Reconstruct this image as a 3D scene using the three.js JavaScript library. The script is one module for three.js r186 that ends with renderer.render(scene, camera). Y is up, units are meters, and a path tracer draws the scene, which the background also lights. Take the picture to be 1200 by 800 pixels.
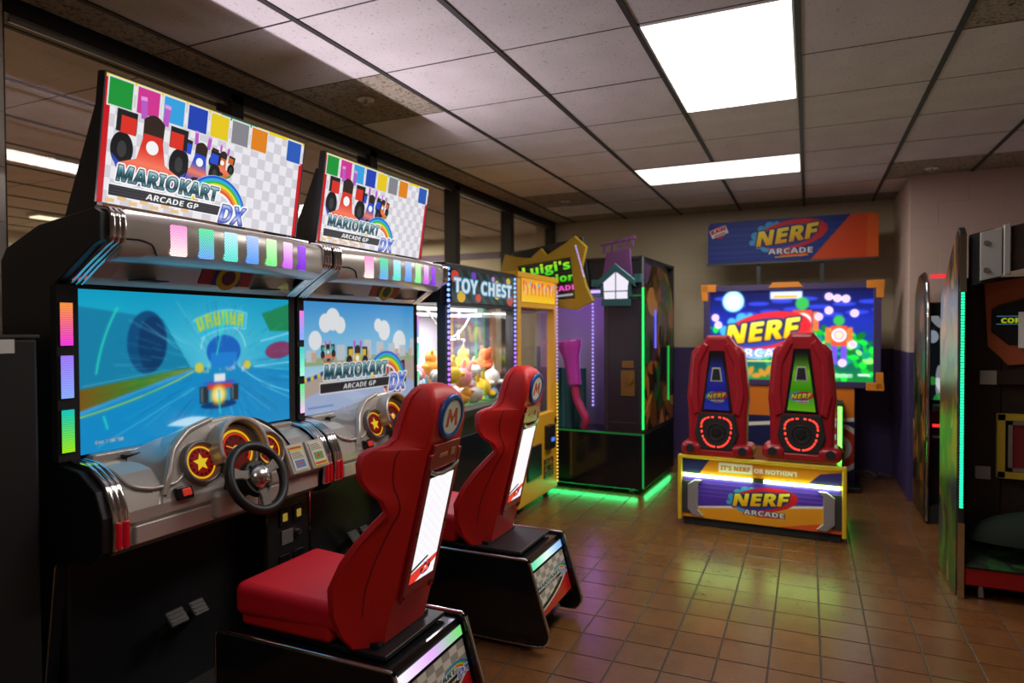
import * as THREE from 'three';
import { RectAreaLightUniformsLib } from 'three/addons/lights/RectAreaLightUniformsLib.js';
import { RoundedBoxGeometry } from 'three/addons/geometries/RoundedBoxGeometry.js';
import { mergeGeometries, mergeVertices, toCreasedNormals } from 'three/addons/utils/BufferGeometryUtils.js';
RectAreaLightUniformsLib.init();

// ---------- camera, sky, exposure ----------
const scene = new THREE.Scene();
scene.background = new THREE.Color(0x000000);
const camera = new THREE.PerspectiveCamera(54.47, 1.5, 0.05, 60);
camera.position.set(0, 1.426, 0);
camera.rotation.order = 'YXZ';
camera.rotation.set(-0.0188, 0.4201, -0.0041);
camera.focus = 2.6;
camera.userData.fStop = 2.0;
const renderer = new THREE.WebGLRenderer();
renderer.toneMapping = THREE.LinearToneMapping;
renderer.toneMappingExposure = 1.0;
renderer.shadowMap.enabled = true;
scene.add(camera);

const CEIL = 2.662;          // ceiling height
const PANEL = 13;             // brightness of the ceiling light panels

// ---------- helpers ----------
let seed = 7;
const rnd = () => { seed = (seed * 1664525 + 1013904223) >>> 0; return seed / 4294967296; };
const rr = (a, b) => a + (b - a) * rnd();
const names = {};
function numbered(n) { const k = names[n] = (names[n] ?? -1) + 1; return k ? n + '_' + String(k).padStart(3, '0') : n; }
const V = (x, y, z) => new THREE.Vector3(x, y, z);
function lin(r, g, b) { return new THREE.Color().setRGB(r, g, b); }
function M(color, roughness = 0.6, o = {}) { return new THREE.MeshPhysicalMaterial({ color, roughness, ...o }); }
function part(parent, name, geo, m, label) {
  const o = new THREE.Mesh(Array.isArray(geo) ? merge(geo) : geo, m);
  o.name = name; o.castShadow = o.receiveShadow = true; parent.add(o);
  if (label) o.userData.label = label;
  return o;
}
const parts = (parent, name, list, m, label) => list.map((g) => part(parent, name, g, m, label));
function merge(list) {
  return mergeGeometries(list.map((g) => { const h = g.index ? g.toNonIndexed() : g; for (const k of Object.keys(h.attributes)) if (!['position', 'normal', 'uv'].includes(k)) h.deleteAttribute(k); if (!h.attributes.uv) h.setAttribute('uv', new THREE.BufferAttribute(new Float32Array(h.attributes.position.count * 2), 2)); return h; }));
}
function thing(name, label, category, [x, y, z] = [0, 0, 0], turn = 0, group) {
  const o = new THREE.Group(); o.name = numbered(name); o.position.set(x, y, z); o.rotation.y = turn;
  o.userData = { label, category }; if (group) o.userData.group = group;
  scene.add(o); return o;
}
function structure(name) { const o = new THREE.Group(); o.name = name; o.userData.kind = 'structure'; scene.add(o); return o; }
const at = (g, x = 0, y = 0, z = 0) => g.translate(x, y, z);
const box = (w, h, d, x = 0, y = 0, z = 0) => at(new THREE.BoxGeometry(w, h, d), x, y, z);
const rbox = (w, h, d, r = 0.006, x = 0, y = 0, z = 0, s = 2) => at(new RoundedBoxGeometry(w, h, d, s, Math.min(r, w / 2.01, h / 2.01, d / 2.01)), x, y, z);
const cyl = (r1, r2, h, n = 24, x = 0, y = 0, z = 0) => at(new THREE.CylinderGeometry(r1, r2, h, n), x, y, z);
const tube = (pts, r, n = 24, k = 8, closed = false) => new THREE.TubeGeometry(new THREE.CatmullRomCurve3(pts, closed, 'catmullrom', 0.3), n, r, k, closed);
// straight-segment tube along a polyline
function poly(pts, r, k = 8) { const c = new THREE.CurvePath(); for (let i = 1; i < pts.length; i++) c.add(new THREE.LineCurve3(pts[i - 1], pts[i])); return new THREE.TubeGeometry(c, pts.length * 6, r, k, false); }
// outline [[a,b],...] extruded by depth along z, centred at z = 0
function prism(pts, depth, bevel = 0.003, curve = 1) {
  const s = new THREE.Shape(); pts.forEach(([a, b], i) => (i ? s.lineTo(a, b) : s.moveTo(a, b))); s.closePath();
  const g = new THREE.ExtrudeGeometry(s, { depth: depth - 2 * bevel, bevelEnabled: bevel > 0, bevelThickness: bevel, bevelSize: bevel, bevelOffset: -bevel, bevelSegments: curve, steps: 1, curveSegments: 8 });
  return at(g, 0, 0, -depth / 2 + bevel);
}
// side outline given as [z, y], thickness along x, centred at x
function sidePrism(pts, thick, x = 0, bevel = 0.003) { const g = prism(pts.map(([z, y]) => [-z, y]), thick, bevel); g.rotateY(Math.PI / 2); return at(g, x, 0, 0); }
// sheet facing +z with uv 0..1
const sheet = (w, h, x = 0, y = 0, z = 0) => at(new THREE.PlaneGeometry(w, h), x, y, z);
// board facing +z: print on the front, with real thickness behind
function board(parent, name, w, h, t, pos, printMat, edgeMat, label) {
  const g = new THREE.BoxGeometry(w, h, t); const o = new THREE.Mesh(g, [edgeMat, edgeMat, edgeMat, edgeMat, printMat, edgeMat]);
  o.position.set(...pos); o.name = name; o.castShadow = o.receiveShadow = true; if (label) o.userData.label = label; parent.add(o); return o;
}
// tile lying flat, top at y = 0, chamfered, uv in metres
function slab(w, d, h, c, ou = 0, ov = 0) {
  const X = w / 2, Z = d / 2, x = X - c, z = Z - c, p = [], uv = [], id = [];
  const quad = (a, b, cc, dd) => { const n = p.length / 3; for (const q of [a, b, cc, dd]) { p.push(...q); uv.push(q[0] + ou, q[2] + ov); } id.push(n, n + 1, n + 2, n, n + 2, n + 3); };
  const T = [[-x, 0, -z], [-x, 0, z], [x, 0, z], [x, 0, -z]], B = [[-X, -c, -Z], [-X, -c, Z], [X, -c, Z], [X, -c, -Z]], D = B.map(([a, , b]) => [a, -h, b]);
  quad(...T); for (let i = 0; i < 4; i++) { const j = (i + 1) % 4; quad(B[i], B[j], T[j], T[i]); quad(D[i], D[j], B[j], B[i]); }
  const g = new THREE.BufferGeometry(); g.setAttribute('position', new THREE.Float32BufferAttribute(p, 3)); g.setAttribute('uv', new THREE.Float32BufferAttribute(uv, 2)); g.setIndex(id);
  const f = g.toNonIndexed(); f.computeVertexNormals(); return f;
}
function areaLight(parent, color, intensity, w, h, pos, rot) {
  const l = new THREE.RectAreaLight(color, intensity, w, h); l.position.set(...pos); l.rotation.set(...rot); parent.add(l); return l;
}
const OUT = [0, Math.PI, 0], UP = [Math.PI / 2, 0, 0], DOWN = [-Math.PI / 2, 0, 0];

// ---------- computed textures ----------
function canvas(w, h, draw) { const c = document.createElement('canvas'); c.width = w; c.height = h; const g = c.getContext('2d'); draw(g, w, h); return c; }
function tex(w, h, draw) { const t = new THREE.CanvasTexture(canvas(w, h, draw)); t.colorSpace = THREE.SRGBColorSpace; return t; }
function noiseTex(n, f, srgb = true, rep = 1) {
  const d = new Uint8Array(n * n * 4);
  for (let y = 0; y < n; y++) for (let x = 0; x < n; x++) { const v = f(x, y, n), k = (y * n + x) * 4, a = Array.isArray(v) ? v : [v, v, v]; for (let i = 0; i < 3; i++) d[k + i] = Math.max(0, Math.min(255, a[i])); d[k + 3] = 255; }
  const t = new THREE.DataTexture(d, n, n); t.magFilter = THREE.LinearFilter; t.minFilter = THREE.LinearMipmapLinearFilter; t.generateMipmaps = true; t.wrapS = t.wrapT = THREE.RepeatWrapping; t.repeat.set(rep, rep); if (srgb) t.colorSpace = THREE.SRGBColorSpace; t.needsUpdate = true; return t;
}
// periodic value noise
function valueNoise(cells, s) { const g = []; let q = s >>> 0; for (let i = 0; i < cells * cells; i++) { q = (q * 1664525 + 1013904223) >>> 0; g.push(q / 4294967296); } return (u, v) => { const x = u * cells, y = v * cells, xi = Math.floor(x), yi = Math.floor(y); let fx = x - xi, fy = y - yi; fx = fx * fx * (3 - 2 * fx); fy = fy * fy * (3 - 2 * fy); const G = (a, b) => g[((b % cells + cells) % cells) * cells + ((a % cells + cells) % cells)]; return (G(xi, yi) * (1 - fx) + G(xi + 1, yi) * fx) * (1 - fy) + (G(xi, yi + 1) * (1 - fx) + G(xi + 1, yi + 1) * fx) * fy; }; }
const n8 = valueNoise(8, 3), n16 = valueNoise(16, 11), n32 = valueNoise(32, 5), n64 = valueNoise(64, 9), n128 = valueNoise(128, 21);
function blobText(g, s, x, y, size, fill, stroke, sw, o = {}) {
  g.save(); g.translate(x, y); if (o.rot) g.rotate(o.rot); g.transform(o.sx ?? 1, 0, o.skew ?? 0, o.sy ?? 1, 0, 0);
  g.font = 'bold ' + size + 'px ' + (o.font ?? 'sans-serif'); g.textAlign = o.align ?? 'center'; g.textBaseline = 'middle'; g.lineJoin = 'round';
  for (const [c, w] of [].concat(o.outer ?? [], stroke ? [[stroke, sw]] : [])) { g.strokeStyle = c; g.lineWidth = w; g.strokeText(s, 0, 0); }
  g.fillStyle = fill; g.fillText(s, 0, 0); if (o.bold) { g.strokeStyle = fill; g.lineWidth = o.bold; g.strokeText(s, 0, 0); } g.restore();
}
function grad(g, x0, y0, x1, y1, ...cs) { const q = g.createLinearGradient(x0, y0, x1, y1); cs.forEach((c, i) => q.addColorStop(i / (cs.length - 1), c)); return q; }
function checker(g, x, y, w, h, n, a, b) { g.fillStyle = a; g.fillRect(x, y, w, h); g.fillStyle = b; const s = n; for (let j = 0; j * s < h; j++) for (let i = 0; i * s < w; i++) if ((i + j) % 2) g.fillRect(x + i * s, y + j * s, Math.min(s, w - i * s), Math.min(s, h - j * s)); }
function rainbow(g, x, y, r, w, a0, a1) { ['#1c5fd8', '#28b5e8', '#3fbf3a', '#f4e02a', '#f59a22', '#e8502a'].forEach((c, i) => { g.strokeStyle = c; g.lineWidth = w / 6 + 1; g.beginPath(); g.arc(x, y, r - i * w / 6, a0, a1); g.stroke(); }); }
// racing title block, w units wide, anchored at its top left corner
function raceTitle(g, x, y, w) {
  const u = w / 620; g.save(); g.translate(x, y); g.scale(u, u);
  g.strokeStyle = '#ffffff'; g.lineWidth = 74; g.beginPath(); g.arc(470, 165, 128, Math.PI * 1.05, Math.PI * 1.93); g.stroke();
  rainbow(g, 470, 165, 158, 62, Math.PI * 1.05, Math.PI * 1.93);
  g.fillStyle = '#ffffff'; g.fillRect(0, 118, 500, 48); g.fillStyle = '#16181c'; g.fillRect(4, 123, 492, 38);
  g.fillStyle = '#3a3d44'; for (let i = 0; i < 3; i++) g.fillRect(6, 129 + i * 10, 488, 3);
  blobText(g, 'MARIOKART', 252, 78, 78, grad(g, 0, -34, 0, 34, '#e8f4f6', '#4f8b98', '#123e4a', '#9fd0d8'), '#0d3440', 7, { skew: -0.12, sx: 1.0, outer: [['#ffffff', 18]] });
  blobText(g, 'ARCADE GP', 270, 143, 30, '#ffffff', null, 0, { skew: -0.2, sx: 1.45 });
  blobText(g, 'DX', 560, 150, 104, grad(g, 0, -45, 0, 45, '#ffffff', '#3f66e0', '#c8d4ff', '#2036a8'), '#1a2f9a', 8, { skew: -0.25, outer: [['#ffffff', 24]] });
  g.restore();
}
// small racing kart seen from the front, no driver
function kart(g, x, y, s, body, side, rot = 0) {
  g.save(); g.translate(x, y); g.rotate(rot); g.scale(s, s);
  g.fillStyle = '#c060c8'; for (const q of [-58, 34]) { g.save(); g.translate(q + 12, -110); g.rotate(q < 0 ? -0.12 : 0.05); g.fillRect(-13, -60, 26, 80); g.fillStyle = '#e8a0f0'; g.fillRect(-13, -60, 26, 14); g.fillStyle = '#c060c8'; g.restore(); }
  g.fillStyle = '#35261f'; g.beginPath(); g.moveTo(-42, -10); g.lineTo(-44, -90); g.quadraticCurveTo(0, -140, 44, -90); g.lineTo(42, -10); g.fill();
  for (const q of [-1, 1]) { g.fillStyle = '#151515'; g.beginPath(); g.ellipse(q * 120, 40, 44, 62, 0, 0, 7); g.fill(); g.fillStyle = '#222'; g.fillRect(q * 110 - 40, -100, 80, 80); g.fillStyle = body; g.fillRect(q * 102 - 30, -80, 60, 62); g.fillStyle = '#3a3a3a'; g.beginPath(); g.ellipse(q * 120, 40, 18, 30, 0, 0, 7); g.fill(); }
  g.fillStyle = side; g.beginPath(); g.moveTo(-160, 60); g.lineTo(-70, 130); g.lineTo(70, 130); g.lineTo(160, 60); g.lineTo(130, 120); g.lineTo(70, 158); g.lineTo(-70, 158); g.lineTo(-130, 120); g.fill();
  g.fillStyle = grad(g, 0, -60, 0, 140, body, body, '#ff8060', body); g.beginPath(); g.moveTo(-38, -40); g.lineTo(38, -40); g.lineTo(60, 60); g.lineTo(130, 90); g.lineTo(80, 140); g.lineTo(-80, 140); g.lineTo(-130, 90); g.lineTo(-60, 60); g.fill();
  g.fillStyle = '#ffffff'; g.beginPath(); g.arc(0, 6, 26, 0, 7); g.fill();
  g.fillStyle = '#202020'; g.beginPath(); g.ellipse(0, 120, 40, 18, 0, 0, 7); g.fill();
  g.restore();
}
const marqueeArt = canvas(1024, 460, (g, w, h) => {
  checker(g, 0, 0, w, h, 46, '#f4f2f7', '#dad7e0');
  g.fillStyle = '#d01820'; g.fillRect(0, 0, 24, h); g.fillRect(w - 24, 100, 24, h); g.fillStyle = '#f6d81c'; g.fillRect(0, 0, w, 14); g.fillStyle = '#26a046'; g.fillRect(w * 0.5, 0, w * 0.2, 14);
  ['#1f9a3c', '#d83a94', '#3aa6e8', '#2646b8', '#f0d020', '#8a8a90', '#e88820', null, '#2f5fc0'].forEach((c, i) => { if (!c) return; g.fillStyle = '#e8e8ea'; g.fillRect(10 + i * 112, 4, 104, 108); g.fillStyle = c; g.fillRect(16 + i * 112, 10, 92, 96); });
  kart(g, 540, 200, 0.42, '#e06820', '#2a9a3a', 0.15); kart(g, 425, 222, 0.68, '#2c50d8', '#f0d820', 0.1); kart(g, 205, 215, 1.02, '#e23426', '#3048c0', 0.02);
  raceTitle(g, 40, 262, 640);
  g.fillStyle = '#f4c890'; for (let i = 0; i < 8; i++) g.fillRect(34 + i * 46, 440 - (i % 2) * 12, 36, 14);
});
const marqueeTex = (() => { const t = new THREE.CanvasTexture(marqueeArt); t.colorSpace = THREE.SRGBColorSpace; return t; })();
const softened = (w, h, px, draw) => tex(w, h, (g) => { const c = canvas(w, h, draw); g.drawImage(c, 0, 0); g.filter = 'blur(' + px + 'px)'; g.globalAlpha = 0.75; g.drawImage(c, 0, 0); g.filter = 'none'; g.globalAlpha = 1; });
const raceScreenTex = softened(1024, 576, 5, (g, w, h) => {
  g.fillStyle = grad(g, 0, 0, 0, h, '#0ba4cc', '#2cc0dc', '#10a0d4', '#0f90d4'); g.fillRect(0, 0, w, h);
  const r = g.createRadialGradient(610, 300, 20, 610, 300, 520); r.addColorStop(0, 'rgba(150,235,250,.55)'); r.addColorStop(1, 'rgba(20,110,190,0)'); g.fillStyle = r; g.fillRect(0, 0, w, h);
  g.fillStyle = '#1486b0'; g.beginPath(); g.moveTo(0, 60); g.lineTo(330, 100); g.lineTo(460, 300); g.lineTo(0, 350); g.fill();
  g.fillStyle = '#0a4f82'; g.beginPath(); g.ellipse(265, 190, 85, 120, 0.05, 0, 7); g.fill(); g.fillStyle = '#083a6a'; g.beginPath(); g.ellipse(285, 195, 60, 105, 0.05, 0, 7); g.fill();
  g.fillStyle = '#1668c8'; g.beginPath(); g.ellipse(630, 235, 92, 70, 0, 0, 7); g.fill(); g.fillStyle = '#1a86dc'; g.fillRect(560, 240, 140, 70);
  g.strokeStyle = '#bff4ff'; g.lineWidth = 5; g.beginPath(); g.ellipse(630, 230, 120, 110, 0, 3.2, 6.2); g.stroke();
  g.fillStyle = '#2fc0e8'; g.beginPath(); g.moveTo(470, 110); g.quadraticCurveTo(620, 30, 760, 70); g.lineTo(750, 140); g.quadraticCurveTo(620, 120, 510, 180); g.fill();
  g.strokeStyle = '#7fe0ff'; g.lineWidth = 6; g.stroke(); for (let i = 0; i < 6; i++) { g.save(); g.translate(508 + i * 43, 128 - 36 * Math.sin((i + 0.6) / 6 * 2.4)); g.rotate(-0.35 + i * 0.09); g.fillStyle = '#bcd850'; g.fillRect(-17, -30, 14, 60); g.fillRect(4, -30, 13, 60); g.fillRect(-17, i % 2 ? -30 : 12, 34, 15); if (i % 3) g.fillRect(-17, -8, 34, 12); g.restore(); }
  g.fillStyle = '#178a58'; g.beginPath(); g.moveTo(850, 70); g.lineTo(1024, 20); g.lineTo(1024, 150); g.lineTo(900, 150); g.fill();
  g.fillStyle = '#8a3a68'; g.beginPath(); g.ellipse(960, 240, 90, 40, -0.1, 0, 7); g.fill();
  g.fillStyle = '#1090cf'; g.beginPath(); g.moveTo(0, 420); g.lineTo(480, 300); g.lineTo(720, 300); g.lineTo(1024, 340); g.lineTo(1024, 576); g.lineTo(0, 576); g.fill();
  g.fillStyle = grad(g, 0, 330, 460, 330, '#7a5a1c', '#4a8a2a', '#8a9a30'); g.beginPath(); g.moveTo(0, 350); g.lineTo(460, 296); g.lineTo(470, 306); g.lineTo(0, 425); g.fill();
  g.strokeStyle = '#3fa4f0'; g.lineWidth = 12; g.beginPath(); g.moveTo(0, 432); g.lineTo(470, 308); g.stroke(); g.strokeStyle = '#d4e83a'; g.lineWidth = 5; g.beginPath(); g.moveTo(0, 446); g.quadraticCurveTo(260, 400, 476, 312); g.stroke();
  g.strokeStyle = '#8fe4ff'; g.lineWidth = 5; g.beginPath(); g.moveTo(720, 306); g.quadraticCurveTo(820, 390, 1024, 440); g.stroke(); g.lineWidth = 7; g.beginPath(); g.moveTo(840, 196); g.lineTo(1024, 160); g.stroke(); g.beginPath(); g.moveTo(800, 310); g.lineTo(1024, 300); g.stroke();
  g.strokeStyle = 'rgba(180,240,255,.5)'; g.lineWidth = 3; for (const [a, b, c, d] of [[60, 560, 480, 380], [720, 400, 900, 520], [240, 110, 400, 220], [10, 340, 440, 290]]) { g.beginPath(); g.moveTo(a, b); g.lineTo(c, d); g.stroke(); }
  let q = 5; const rq = () => { q = (q * 1664525 + 1013904223) >>> 0; return q / 4294967296; };
  for (let i = 0; i < 190; i++) { const a = rq() * 6.283, r0 = 120 + rq() * 260, r1 = r0 + 40 + rq() * 200; g.strokeStyle = ['rgba(170,240,255,.22)', 'rgba(8,70,120,.22)', 'rgba(60,200,230,.25)', 'rgba(10,110,150,.25)'][i % 4]; g.lineWidth = 1 + rq() * 6; g.beginPath(); g.moveTo(610 + r0 * Math.cos(a), 300 + r0 * 0.62 * Math.sin(a)); g.lineTo(610 + r1 * Math.cos(a), 300 + r1 * 0.62 * Math.sin(a)); g.stroke(); }
  for (let i = 0; i < 26; i++) { g.fillStyle = ['#e0b0d0', '#f0e090', '#90e0d0', '#e87a7a', '#c8d8ff'][i % 5]; g.globalAlpha = 0.55; g.beginPath(); g.arc(470 + rq() * 300, 286 + rq() * 34, 3 + rq() * 9, 0, 7); g.fill(); } g.globalAlpha = 1;
  g.fillStyle = '#bfe8ff'; g.beginPath(); g.moveTo(340, 520); g.quadraticCurveTo(460, 470, 600, 530); g.lineTo(520, 540); g.lineTo(600, 560); g.fill();
  g.fillStyle = '#0a3a78'; g.beginPath(); g.ellipse(600, 462, 95, 16, 0, 0, 7); g.fill();
  for (const q of [500, 662]) { g.fillStyle = '#26343f'; g.fillRect(q, 380, 44, 70); g.fillStyle = '#5a6a74'; g.fillRect(q + 6, 384, 12, 60); }
  g.fillStyle = '#d83a3a'; g.fillRect(540, 360, 130, 34); g.fillStyle = '#3a62d8'; g.fillRect(520, 362, 170, 12); g.fillStyle = '#f0f0f4'; g.fillRect(575, 330, 60, 34);
  const f = g.createRadialGradient(598, 420, 4, 598, 420, 54); f.addColorStop(0, '#ffffff'); f.addColorStop(0.5, '#ffe060'); f.addColorStop(1, 'rgba(255,160,40,0)'); g.fillStyle = f; g.fillRect(540, 366, 116, 110);
  g.strokeStyle = '#2ae8c8'; g.lineWidth = 7; g.beginPath(); g.moveTo(145, 60); g.quadraticCurveTo(80, 170, 60, 300); g.stroke(); g.beginPath(); g.moveTo(640, 60); g.lineTo(590, 250); g.stroke(); g.beginPath(); g.moveTo(600, 400); g.lineTo(604, 500); g.stroke(); g.beginPath(); g.moveTo(85, 450); g.lineTo(100, 500); g.stroke();
  g.fillStyle = '#d8d04a'; g.beginPath(); g.arc(500, 300, 22, 0, 7); g.arc(760, 300, 20, 0, 7); g.fill();
  blobText(g, "Exe 1'06\"08", 52, 540, 20, '#eaf6ff', '#0a4a80', 4, { align: 'left' });
});
const titleScreenTex = softened(1024, 576, 3, (g, w, h) => {
  g.fillStyle = grad(g, 0, 0, 0, h, '#3f9ae0', '#7cc4f0', '#b8dcf0', '#9cb4d8'); g.fillRect(0, 0, w, h);
  g.fillStyle = '#f2f6fa'; for (const [x, y, r] of [[170, 110, 50], [230, 90, 60], [290, 120, 46], [640, 120, 40], [700, 150, 60], [90, 200, 50], [860, 220, 70]]) { g.beginPath(); g.arc(x, y, r, 0, 7); g.fill(); }
  g.fillStyle = '#9ab488'; g.fillRect(0, 290, w, 40); g.fillStyle = '#c8d0d8'; for (let i = 0; i < 9; i++) g.fillRect(20 + i * 120, 250 - (i * 37) % 50, 70, 60 + (i * 37) % 50); g.fillStyle = '#d0b098'; for (let i = 0; i < 7; i++) g.fillRect(60 + i * 150, 262, 40, 44);
  g.fillStyle = '#b9a89c'; g.beginPath(); g.moveTo(0, 400); g.quadraticCurveTo(240, 380, 200, 320); g.lineTo(360, 312); g.lineTo(1024, 330); g.lineTo(1024, 576); g.lineTo(0, 576); g.fill();
  g.fillStyle = '#a9b9dc'; g.beginPath(); g.moveTo(0, 490); g.quadraticCurveTo(330, 430, 330, 340); g.lineTo(560, 340); g.lineTo(1024, 470); g.lineTo(1024, 576); g.lineTo(0, 576); g.fill();
  g.lineWidth = 20; g.strokeStyle = '#2b4fa0'; g.beginPath(); g.moveTo(0, 400); g.quadraticCurveTo(200, 380, 190, 320); g.stroke(); g.strokeStyle = '#e8c83a'; g.setLineDash([26, 26]); g.beginPath(); g.moveTo(0, 400); g.quadraticCurveTo(200, 380, 190, 320); g.stroke(); g.setLineDash([]);
  kart(g, 190, 260, 0.36, '#3fb0a8', '#d05a3a', -0.05); kart(g, 800, 420, 0.8, '#d23434', '#e8e0e0', -0.05); kart(g, 440, 300, 0.6, '#e8c030', '#d86a2a', 0.03);
  raceTitle(g, 120, 270, 790);
  g.fillStyle = '#6f8cc4'; g.fillRect(30, 540, 200, 8);
});
function blaster(g, x, y, w, sub = true) { // oval swoosh with slanted yellow lettering; w = overall width
  const u = w / 420; g.save(); g.translate(x, y); g.scale(u, u);
  g.fillStyle = '#3fa8dc'; for (const [a, b, r] of [[-150, 30, 46], [-185, 0, 26], [-120, 70, 40], [-60, 84, 30], [-205, 44, 18], [-170, 66, 22], [-100, -60, 30], [-150, -44, 22], [-60, -74, 16]]) { g.beginPath(); g.arc(a, b, r, 0, 7); g.fill(); }
  g.save(); g.rotate(-0.17); g.fillStyle = '#d8232e'; g.beginPath(); g.ellipse(24, 4, 206, 92, 0, 0, 7); g.fill(); g.fillStyle = '#2b3f9c'; g.beginPath(); g.ellipse(-6, 10, 178, 70, 0, 0, 7); g.fill(); g.restore();
  blobText(g, 'NERF', -4, 4, 128, grad(g, 0, -50, 0, 50, '#fff25a', '#fbd61c', '#f0a818'), '#1b1d4a', 22, { rot: -0.12, skew: -0.28, sx: 1.12, bold: 7 });
  if (sub) { g.fillStyle = '#e0542a'; for (const [a, b, r] of [[30, 120, 24], [80, 128, 18], [-10, 126, 18]]) { g.beginPath(); g.ellipse(a, b, r * 2, r, 0, 0, 7); g.fill(); } blobText(g, 'ARCADE', 20, 108, 50, '#f4f4f6', '#24365c', 9, { sx: 1.35 }); g.strokeStyle = '#f4c020'; g.lineWidth = 6; g.beginPath(); g.moveTo(-70, 146); g.lineTo(120, 140); g.stroke(); }
  g.restore();
}
const blasterSignTex = tex(1024, 290, (g, w, h) => {
  g.fillStyle = '#1c3486'; g.fillRect(0, 0, w, h); g.fillStyle = '#24409a'; for (let i = 0; i < 8; i++) g.fillRect(0, i * 40 + 8, w, 10 + (i % 3) * 5);
  g.fillStyle = '#e4521c'; g.beginPath(); g.moveTo(870, 0); g.lineTo(w, 0); g.lineTo(w, h); g.lineTo(640, h); g.fill(); g.fillStyle = '#ee6a22'; g.fillRect(960, 0, 64, h);
  g.fillStyle = '#c8242c'; g.beginPath(); g.arc(72, 70, 42, 0, 7); g.fill(); g.save(); g.translate(72, 66); g.rotate(-0.35); g.fillStyle = '#f0ece4'; g.fillRect(-56, -30, 112, 58); g.restore();
  blobText(g, 'RAW', 68, 56, 38, '#c8242c', null, 0, { rot: -0.35, sx: 1.25, bold: 3 }); g.save(); g.translate(78, 84); g.rotate(-0.35); g.fillStyle = '#6a645c'; g.fillRect(-40, -5, 80, 9); g.restore();
  blaster(g, 500, 110, 440);
});
const blasterScreenTex = softened(1024, 600, 6, (g, w, h) => {
  g.fillStyle = grad(g, 0, 0, 0, h, '#050a3a', '#1828a0', '#103878', '#0a7a28'); g.fillRect(0, 0, w, h);
  g.fillStyle = '#2a3cc8'; for (let i = 0; i < 14; i++) { g.beginPath(); g.ellipse(100 + i * 75, 50 + (i * 53) % 120, 70, 14, 0, 0, 7); g.fill(); }
  for (let i = 0; i < 150; i++) { g.fillStyle = ['#0fae2c', '#17d43a', '#0a6a22', '#8af06a', '#0c8a6a'][i % 5]; g.beginPath(); g.ellipse((i * 97) % 1024, 250 + (i * 61) % 330, 16 + i % 22, 10 + i % 17, i, 0, 7); g.fill(); }
  const m = g.createRadialGradient(160, 70, 10, 160, 70, 80); m.addColorStop(0, '#ffffff'); m.addColorStop(0.8, '#a8f0ff'); m.addColorStop(1, 'rgba(80,160,255,0)'); g.fillStyle = m; g.beginPath(); g.arc(160, 70, 80, 0, 7); g.fill();
  g.fillStyle = '#c8d8ff'; g.fillRect(400, 10, 200, 50); g.fillStyle = '#e8a02a'; g.fillRect(420, 36, 150, 16);
  // plain target dummies on stands
  for (const [x, y, s] of [[600, 210, 1.25], [820, 300, 1]]) { g.save(); g.translate(x, y); g.scale(s, s); g.fillStyle = '#e8482a'; g.fillRect(-48, -60, 96, 130); g.fillStyle = '#6a48d8'; g.fillRect(-46, 70, 36, 120); g.fillRect(10, 70, 36, 120); g.fillStyle = '#e86a34'; g.fillRect(-80, -50, 28, 100); g.fillRect(52, -50, 28, 100); g.fillStyle = '#30a84a'; g.beginPath(); g.arc(0, -94, 34, 0, 7); g.fill(); for (const [r, c] of [[44, '#ffffff'], [32, '#f080c8'], [20, '#fff27a'], [8, '#ffffff']]) { g.fillStyle = c; g.beginPath(); g.arc(0, 0, r, 0, 7); g.fill(); } g.restore(); }
  for (const [x, y] of [[760, 50], [810, 62], [860, 66], [700, 180], [760, 140], [910, 160], [640, 400], [900, 360], [60, 230], [40, 180], [840, 480]]) { g.fillStyle = '#f4d8f8'; g.beginPath(); g.arc(x, y, 26, 0, 7); g.fill(); g.fillStyle = '#f07ab0'; g.beginPath(); g.arc(x, y, 14, 0, 7); g.fill(); g.fillStyle = '#fff8d0'; g.beginPath(); g.arc(x, y, 7, 0, 7); g.fill(); }
  g.fillStyle = '#b87a2a'; for (let i = 0; i < 16; i++) { g.beginPath(); g.ellipse(200 + i * 38, 530 + (i * 31) % 50, 34, 18, i, 0, 7); g.fill(); }
  g.fillStyle = 'rgba(190,220,255,.85)'; g.beginPath(); g.ellipse(330, 320, 230, 140, -0.1, 0, 7); g.fill();
  blaster(g, 350, 270, 560, false); blobText(g, 'ARCADE', 360, 420, 74, '#f6faff', '#4868d0', 10, { sx: 1.4 });
  g.fillStyle = '#ffe070'; g.fillRect(230, 470, 260, 10);
  g.fillStyle = '#e8f4e8'; g.fillRect(790, 552, 110, 8); g.fillRect(790, 566, 110, 6); g.fillRect(930, 548, 70, 14);
});
const blasterFrontTex = tex(1024, 330, (g, w, h) => {
  g.fillStyle = '#5236b0'; g.fillRect(0, 0, w, h); g.fillStyle = '#6a48c8'; for (let i = 0; i < 5; i++) g.fillRect(0, i * 34, w, 12);
  g.fillStyle = '#f0a022'; g.beginPath(); g.moveTo(0, 262); g.lineTo(w, 130); g.lineTo(w, h); g.lineTo(0, h); g.fill();
  g.strokeStyle = '#f0ece8'; g.lineWidth = 18; g.beginPath(); g.moveTo(0, 258); g.lineTo(w, 126); g.stroke();
  blaster(g, 530, 130, 430); g.fillStyle = '#e05a28'; g.beginPath(); g.moveTo(640, h); g.lineTo(w, 240); g.lineTo(w, h); g.fill();
});
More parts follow.
